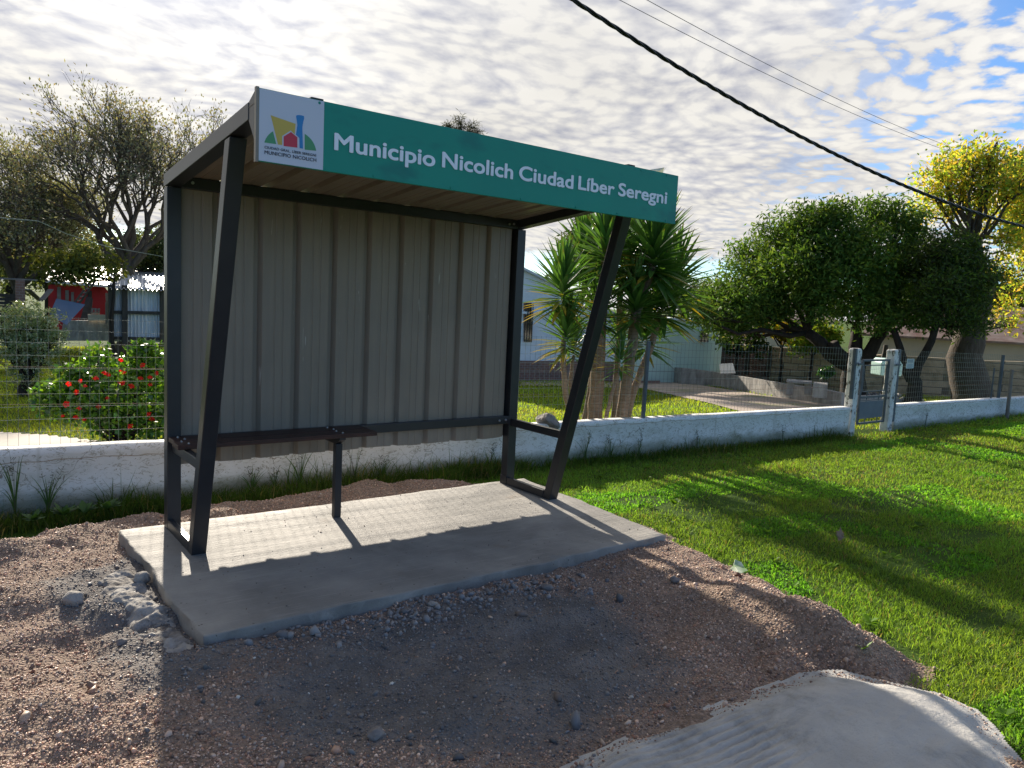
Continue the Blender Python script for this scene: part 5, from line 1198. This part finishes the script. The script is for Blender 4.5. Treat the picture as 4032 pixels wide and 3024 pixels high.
b = B(); b.tube([at(-80, 850, 20), at(150, 870, 22), at(260, 920, 24), at(420, 970, 27), at(640, 1010, 31)], .012, 4); setp(b.build('thin_wire', M['wire']), 'thin pale wire running through the left trees', 'wire')
b = B(); q = at(420, 1262, 25.2); b.tube([(q[0], q[1], q[2] - .1), (q[0], q[1], at(420, 1190, 25.2)[2])], .035, 6); setp(b.build('fence_stake', M['greywood']), 'short grey stake on the low wall left of the corrugated shed', 'stake')

# ------------------------------------------------------------------ houses at right
def house_wall(P0, P1, z0, z1, th, name, m, parent):
    d_ = np.array(P1[:2]) - np.array(P0[:2]); n_ = np.array([-d_[1], d_[0]]); n_ /= np.linalg.norm(n_); b = B()
    if n_ @ (np.array(P0[:2]) - CAM[:2]) < 0: n_ = -n_
    b.hexa([(*P0[:2], z0), (*P1[:2], z0), (*(P1[:2] + n_ * th), z0), (*(P0[:2] + n_ * th), z0), (*P0[:2], z1), (*P1[:2], z1), (*(P1[:2] + n_ * th), z1), (*(P0[:2] + n_ * th), z1)])
    return b.build(name, M[m], parent)
HL, DHl = ghit(2065, 1500); HR, DHr = ghit(2842, 1466); DHl = min(DHl, 24); DHr = min(DHr, 27)
HL = at(2030, 1500, DHl); HR = at(2842, 1466, DHr); zbH = -.8
MH = thing('mint_house', 'low pale mint house with barred dark windows behind the yuccas', 'house', (HL[0], HL[1], zbH))
ztR = at(2842, 1268, DHr)[2]; ztL = at(2040, 1130, DHl)[2]
HL0 = at(1500, 1480, DHl - 1.5)
mid = at(2560, 1480, (DHl + DHr) / 2 + .4)
house_wall(HL, HR, zbH, ztR, 5.5, 'wall', 'mint', MH)
pass
d_ = (HL - HL0)[:2]; n_ = np.array([-d_[1], d_[0]]) / np.hypot(*d_)
rA = np.array([*(HL[:2] - n_ * .2 + d_ / np.hypot(*d_) * .05), ztL - .1]); rB = np.array([*(HL[:2] + n_ * 5.2 + d_ / np.hypot(*d_) * .05), ztL - .1])
# gabled roofs
def gable(P0, P1, depth, ze, zr, over, m, parent, name='roof'):
    d2 = (np.array(P1[:2]) - np.array(P0[:2])); L = np.hypot(*d2); d2 /= L; nn = np.array([-d2[1], d2[0]])
    if nn @ (np.array(P0[:2]) - CAM[:2]) < 0: nn = -nn
    a = np.array(P0[:2]) - d2 * over; e = np.array(P1[:2]) + d2 * over; b = B()
    for s0, s1 in ((-over, depth / 2), (depth + over, depth / 2)):
        q_ = [(*(a + nn * s0), ze), (*(e + nn * s0), ze), (*(e + nn * s1), zr), (*(a + nn * s1), zr)]
        b.hexa([*q_, *[(x_, y_, z_ + .08) for x_, y_, z_ in q_]])
    b.build(name, M[m], parent)
    b = B()
    for pp in (np.array(P0[:2]), np.array(P1[:2])):
        b.prism([(0, 0), (1, 0), (2, 0)], lambda i, _: [(*pp, ze), (*(pp + nn * depth), ze), (*(pp + nn * depth / 2), zr)][int(i)], (d2[0] * .05, d2[1] * .05, 0))
    b.build('gable', M['paleblue'], parent)
# flat roof slab with a thin overhang
d_ = (HR - HL)[:2]; L_ = np.hypot(*d_); d_ = d_ / L_; n_ = np.array([-d_[1], d_[0]])
b = B(); a0 = HL[:2] - n_ * .12; a1 = HR[:2] + d_ * .12 - n_ * .12; a2 = HR[:2] + d_ * .12 + n_ * 5.7; a3 = HL[:2] + n_ * 5.7
b.hexa([*[(*p, ztR + .002) for p in (a0, a1, a2, a3)], *[(*p, ztR + .07) for p in (a0, a1, a2, a3)]]); b.build('roof', M['paleblue'], MH)
qa = at(2045, 1100, DHl)
pass
def window(x0, x1, y0, y1, D_, parent, bars=5):
    fr = wallq('window', [(x0, y1, D_), (x1, y1, D_), (x1, y0, D_), (x0, y0, D_)], D_, 'glass', parent, .04)
    P0, P1 = at(x0, y1, D_ - .04), at(x1, y1, D_ - .04); za, zb_ = P0[2], at(x0, y0, D_ - .04)[2]
    b = B()
    for t_ in np.linspace(.05, .95, bars): p = P0 * (1 - t_) + P1 * t_; b.bar((p[0], p[1], za), (p[0], p[1], zb_), .02)
    for z_ in np.linspace(za + .05, zb_ - .05, 3): b.bar((P0[0], P0[1], z_), (P1[0], P1[1], z_), .02)
    o = b.build('bars', M['steel'], None); o.parent = fr; o.location = (0, 0, 0)
def dwall(px): # distance of the mint facade at a photo column
    v = ray(px, 1400); v = v / math.hypot(v[0], v[1]); A = HL[:2] - CAM[:2]; E_ = (HR - HL)[:2]
    M_ = np.array([[v[0], -E_[0]], [v[1], -E_[1]]]); return float(np.linalg.solve(M_, A)[0])
gd = lambda x_, y_, o_=0: (x_, y_, dwall(x_) - .06 + o_)
wallq('gable_front', [gd(1650, 1500), gd(2420, 1490), gd(2420, 1235), gd(2069, 1068), gd(1650, 870)], 0, 'paleblue', MH, .1)
b = B()
for e_, f_ in (((2430, 1243), (2060, 1060)), ((2060, 1060), (1650, 858))): b.bar(at(*e_, dwall(e_[0]) - .1), at(*f_, dwall(f_[0]) - .1), .3, .06)
b.build('verge_board', M['frame'], MH)
window(2732, 2790, 1300, 1346, dwall(2760) - .05, MH)
window(2062, 2094, 1192, 1346, dwall(2078) - .14, MH, 4)
house_wall(at(1800, 1490, dwall(1800) - .2), at(2425, 1490, dwall(2425) - .2), zbH, at(2065, 1420, dwall(2065) - .1)[2], .1, 'brick_base', 'brick', MH)
# terrace strip
b = B(); A = at(2000, 1500, dwall(2034) - 2.2); E_ = at(2600, 1490, dwall(2600) - 2.)
b.hexa([(*A[:2], -.9), (*E_[:2], -.9), (*at(2600, 1490, dwall(2600))[:2], -.9), (*at(2000, 1500, dwall(2034))[:2], -.9), (*A[:2], -.62), (*E_[:2], -.62), (*at(2600, 1490, dwall(2600))[:2], -.62), (*at(2000, 1500, dwall(2034))[:2], -.62)])
setp(b.build('terrace', M['brick']), kind='structure')
# stained retaining wall along the drive
pts = [(2560, 1478, 1440), (2680, 1512, 1448), (2800, 1520, 1462), (2950, 1545, 1490), (3080, 1568, 1510), (3200, 1585, 1528), (3310, 1600, 1545), (3360, 1602, 1556), (3440, 1598, 1560), (3520, 1590, 1570), (3640, 1580, 1575)]
b = B(); prev = None; RW = None
for px_, pb, pt_ in pts:
    g_, D_ = ghit(px_, pb); D_ = min(D_, 30); g_ = at(px_, pb, D_); zt = at(px_, pt_, D_)[2] + .015 * random.uniform(-1, 1); cur = (g_[:2], Hg(g_[0], g_[1]) - .2, zt, D_)
    if prev is not None:
        (a, za, ta, _), (e, ze, te, _) = prev, cur; dd = (e - a); nn = np.array([-dd[1], dd[0]]) / (np.hypot(*dd) + 1e-9) * .14
        if nn @ (a - CAM[:2]) < 0: nn = -nn
        b.hexa([(*a, za), (*e, ze), (*(e + nn), ze), (*(a + nn), za), (*a, ta), (*e, te), (*(e + nn), te), (*(a + nn), ta)])
    prev = cur
setp(b.build('retaining_wall', M['curb']), 'stained low retaining wall curving along the concrete drive', 'wall')
# tan block wall behind the trees, several pieces
def bw(name, px0, px1, pyb0, pyb1, pt0, pt1, D0, D1, m, label, cat='wall', th=.2, corr=False):
    a, e = at(px0, pyb0, D0), at(px1, pyb1, D1); t0, t1 = at(px0, pt0, D0)[2], at(px1, pt1, D1)[2]
    d2 = (e - a)[:2]; L = np.hypot(*d2); nn = np.array([-d2[1], d2[0]]) / L
    if nn @ (a[:2] - CAM[:2]) < 0: nn = -nn
    if corr:
        n = 24; V = []; b = B()
        rows = []
        for i in range(n * 4 + 1):
            t_ = i / (n * 4); off = .018 * math.sin(i * math.pi / 2)
            rows.append(((a[0] - nn[0] * off, a[1] - nn[1] * off, -.85 + (t0 + .85) * t_), (e[0] - nn[0] * off, e[1] - nn[1] * off, -.85 + (t1 + .85) * t_)))
        for r0, r1 in zip(rows[:-1], rows[1:]): b.quad(r0[0], r0[1], r1[1], r1[0])
        o = b.build(name, M[m], sm=True); o.modifiers.new('s', 'SOLIDIFY').thickness = .004
    else:
        b = B(); k = max(3, int(L / .4)); za = min(a[2], -.85)
        for i in range(k):
            t_, s_ = i / k, (i + 1) / k; p = a[:2] + d2 * t_; q_ = a[:2] + d2 * s_; h0 = t0 + (t1 - t0) * t_; h1 = t0 + (t1 - t0) * s_
            b.hexa([(*p, za), (*q_, za), (*(q_ + nn * th), za), (*(p + nn * th), za), (*p, h0), (*q_, h1), (*(q_ + nn * th), h1), (*(p + nn * th), h0)])
        o = b.build(name, M[m])
    return setp(o, label, cat)
bw('corrugated_fence', 2835, 3035, 1470, 1478, 1352, 1372, 26.5, 26, 'rustroof', 'rusty horizontal corrugated sheet fence right of the mint house', 'fence', corr=True)
bw('block_wall', 3030, 3350, 1485, 1500, 1365, 1388, 26, 25, 'block', 'mossy tan block wall behind the dark tree, left of the gate')
bw('block_wall', 3350, 3480, 1510, 1520, 1402, 1396, 24.5, 25, 'block', 'stone-coloured block wall seen through the gate')
bw('block_wall', 3480, 3800, 1520, 1530, 1398, 1415, 25, 26, 'block', 'tan block wall between the forked tree and the thick trunk')
bw('block_wall', 3800, 4400, 1535, 1560, 1418, 1432, 26, 27, 'block', 'tan block wall right of the thick trunk')
for px_, py0, py1, D_, lab in ((2945, 1475, 1336, 26, 'crooked dark post by the rusty sheet fence, left one'), (3030, 1480, 1360, 25.8, 'dark post where rusty sheets meet the block wall'), (3485, 1420, 1358, 24.8, 'thin rusty post above the wall right of the gate')):
    b = B(); b.tube([at(px_ - 8, py0, D_), at(px_, (py0 + py1) / 2, D_), at(px_ + 3, py1, D_)], [.09, .08, .06], 6); setp(b.build('old_post', M['darkwood']), lab, 'post')
# old cream building with rusty roof
CB = thing('old_building', 'long old cream building with rusty tin roof behind the block wall', 'building', at(3700, 1500, 33))
a, e = at(3420, 1450, 33), at(4500, 1480, 33); za = at(3640, 1335, 33)[2]
house_wall(a, e, -.9, za, 5, 'wall', 'cream', CB)
gable(a, e, 5, za, za + 1.3, .3, 'rustroof', CB)
CB2 = thing('old_building', 'small old building with reddish roof left of the dark tree trunk', 'building', at(2950, 1500, 30))
a, e = at(2960, 1450, 31), at(3240, 1450, 32); za = at(2980, 1262, 31)[2]
house_wall(a, e, -.9, za, 4, 'wall', 'cream', CB2); gable(a, e, 4, za, za + .7, .35, 'rustroof', CB2)
# scrap sheet, bench, block
gq = at(2838, 1470, 23); b = B()
for i in range(14):
    t0, t1 = i / 14, (i + 1) / 14; A_, B_, C_, D__ = at(2833, 1432, 23.3), at(2886, 1430, 23.3), at(2897, 1469, 22.9), at(2835, 1470, 22.9)
    o0, o1 = (.03 if i % 2 else 0), (0 if i % 2 else .03)
    p0_ = A_ * (1 - t0) + B_ * t0 - np.array([0, o0, 0]); p1_ = A_ * (1 - t1) + B_ * t1 - np.array([0, o1, 0]); p2_ = D__ * (1 - t1) + C_ * t1 - np.array([0, o1, 0]); p3_ = D__ * (1 - t0) + C_ * t0 - np.array([0, o0, 0]); b.quad(p0_, p1_, p2_, p3_)
o = b.build('scrap_sheet', M['tinroof']); o.modifiers.new('s', 'SOLIDIFY').thickness = .01; setp(o, 'pale corrugated scrap sheet leaning at the corner of the mint house', 'scrap sheet')
def place_box(px0, px1, pyb, pyt, D_, dep, m, name, label, cat):
    a = at(px0, pyb, D_); e = at(px1, pyb, D_); zt = at(px0, pyt, D_)[2]; d2 = (e - a)[:2]; nn = np.array([-d2[1], d2[0]]) / np.hypot(*d2) * dep
    if nn @ (a[:2] - CAM[:2]) < 0: nn = -nn
    b = B(); b.hexa([(*a[:2], a[2] - .2), (*e[:2], a[2] - .2), (*(e[:2] + nn), a[2] - .2), (*(a[:2] + nn), a[2] - .2), (*a[:2], zt), (*e[:2], zt), (*(e[:2] + nn), zt), (*(a[:2] + nn), zt)]); return a, e, zt, nn, b
BN = thing('concrete_bench', 'low dark concrete bench on the sunlit lawn left of the gate', 'bench', at(3145, 1520, 18.5))
for x0, x1 in ((3098, 3124), (3168, 3196)): place_box(x0, x1, 1518, 1503, 18.5, .35, 'curb', '', '', '')[4].build('leg', M['curb'], BN, .01)
b = place_box(3096, 3198, 1503, 1497, 18.5, .4, 'curb', '', '', '')[4]; b2 = B(); a, e, zt, nn, _ = place_box(3096, 3198, 1503, 1497, 18.4, .45, 'curb', '', '', '')
b2.hexa([(*a[:2], zt - .05), (*e[:2], zt - .05), (*(e[:2] + nn), zt - .05), (*(a[:2] + nn), zt - .05), (*a[:2], zt), (*e[:2], zt), (*(e[:2] + nn), zt), (*(a[:2] + nn), zt)]); b2.build('seat', M['curb'], BN, .008)
o = place_box(3200, 3258, 1530, 1509, 17.8, .5, 'curb', '', '', '')[4].build('concrete_block', M['curb'], bevel=.01); setp(o, 'dark concrete block on the lawn between bench and gate', 'block')
# mint box on stand behind gate post
MB_ = thing('utility_box', 'pale mint box on a thin stand behind the right gate post', 'box', at(3512, 1560, 15.5))
b = B(); q = at(3512, 1450, 15.5); 
pl = [(-.21, -.14), (.21, -.14), (.215, .07), (.14, .165), (-.14, .175), (-.215, .10)]
k2 = (HR - HL)[:2]; b.prism(pl, lambda u, v: (q[0] + u * .85, q[1] - u * .5, q[2] + v), (.16, .28, 0)); b.build('case', M['mintbox'], MB_, .015)
b = B(); b.tube([(q[0] + .1, q[1] + .1, -.8), (q[0] + .1, q[1] + .1, q[2] - .1)], .03, 8); b.build('stand', M['pipe'], MB_)
# smouldering ash heap behind the gate
q = at(3440, 1510, 22.5); zq = float(Hg(q[0], q[1])); n = 160; P_ = np.stack([q[0] + rng.normal(0, .6, n), q[1] + rng.normal(0, .25, n), zq + rng.uniform(0, .12, n)], -1)
V, F, cc = stones(P_, rng.uniform(.03, .09, n), palg[rng.integers(0, 6, n)]); setp(npmesh('ash_heap', V, F, M['stone'], col=cc), 'grey heap of ash and rubble at the wall seen through the gate', 'ash heap', kind='stuff')
# rock just behind the wall near yuccas
q = at(2160, 1652, 8.7); bm = bmesh.new(); bmesh.ops.create_icosphere(bm, subdivisions=3, radius=.13)
from mathutils import noise
for v in bm.verts: v.co = v.co * (1 + .5 * noise.noise(v.co * 9)); v.co.z *= .7
me = bpy.data.meshes.new('rock'); bm.to_mesh(me); bm.free(); o = link('rock', me, M['rock']); o.location = (q[0], q[1], q[2] - .02); setp(o, 'grey rock behind the white wall left of the yuccas', 'stone')
b = B(); b.box((q[0] - .2, q[1] - .1, -.3), (q[0] + .25, q[1] + .3, q[2] - .02))

# ------------------------------------------------------------------ overhead cables
P0 = np.array([4.6, 1.39]); P1 = np.array([14.3, .06])
def cpos(s_): 
    p = P0 + (P1 - P0) * s_; z = 5.10 - 1.64 * s_ - 1.2 * s_ * (1 - s_); return np.array([p[0], p[1], z])
OC = thing('overhead_cable', 'thick twisted black overhead cable crossing the sky', 'cable', cpos(.5))
for ph in (0, 2.094, 4.189):
    pts = []
    for s_ in np.linspace(-.35, 1.6, 620):
        c_ = cpos(s_); A = ph + s_ * 9.7 * 2 * math.pi / .62; pts.append(c_ + np.array([0, math.cos(A), math.sin(A)]) * .0145)
    b = B(); b.tube(pts, .0135, 6); b.build('strand', M['cable'], OC, sm=True)
def wire_between(p, q, D0, D1, sag, label):
    A = at(*p, D0); E_ = at(*q, D1); b = B(); pts = [A + (E_ - A) * t_ - np.array([0, 0, sag * 4 * t_ * (1 - t_)]) for t_ in np.linspace(-.5, 1.0, 60)]
    b.tube(pts, .006, 5); setp(b.build('overhead_wire', M['wirec']), label, 'wire', 'thin overhead wires')
M['wirec'] = mat('bare grey wire', (.10, .10, .11), None, rough=.5)
wire_between((2440, 0), (3727, 592), 14, 27, .15, 'thin bare overhead wire, the lower of the pair above the cable')
wire_between((2548, 0), (3742, 578), 14, 27, .15, 'thin bare overhead wire, the upper of the pair above the cable')
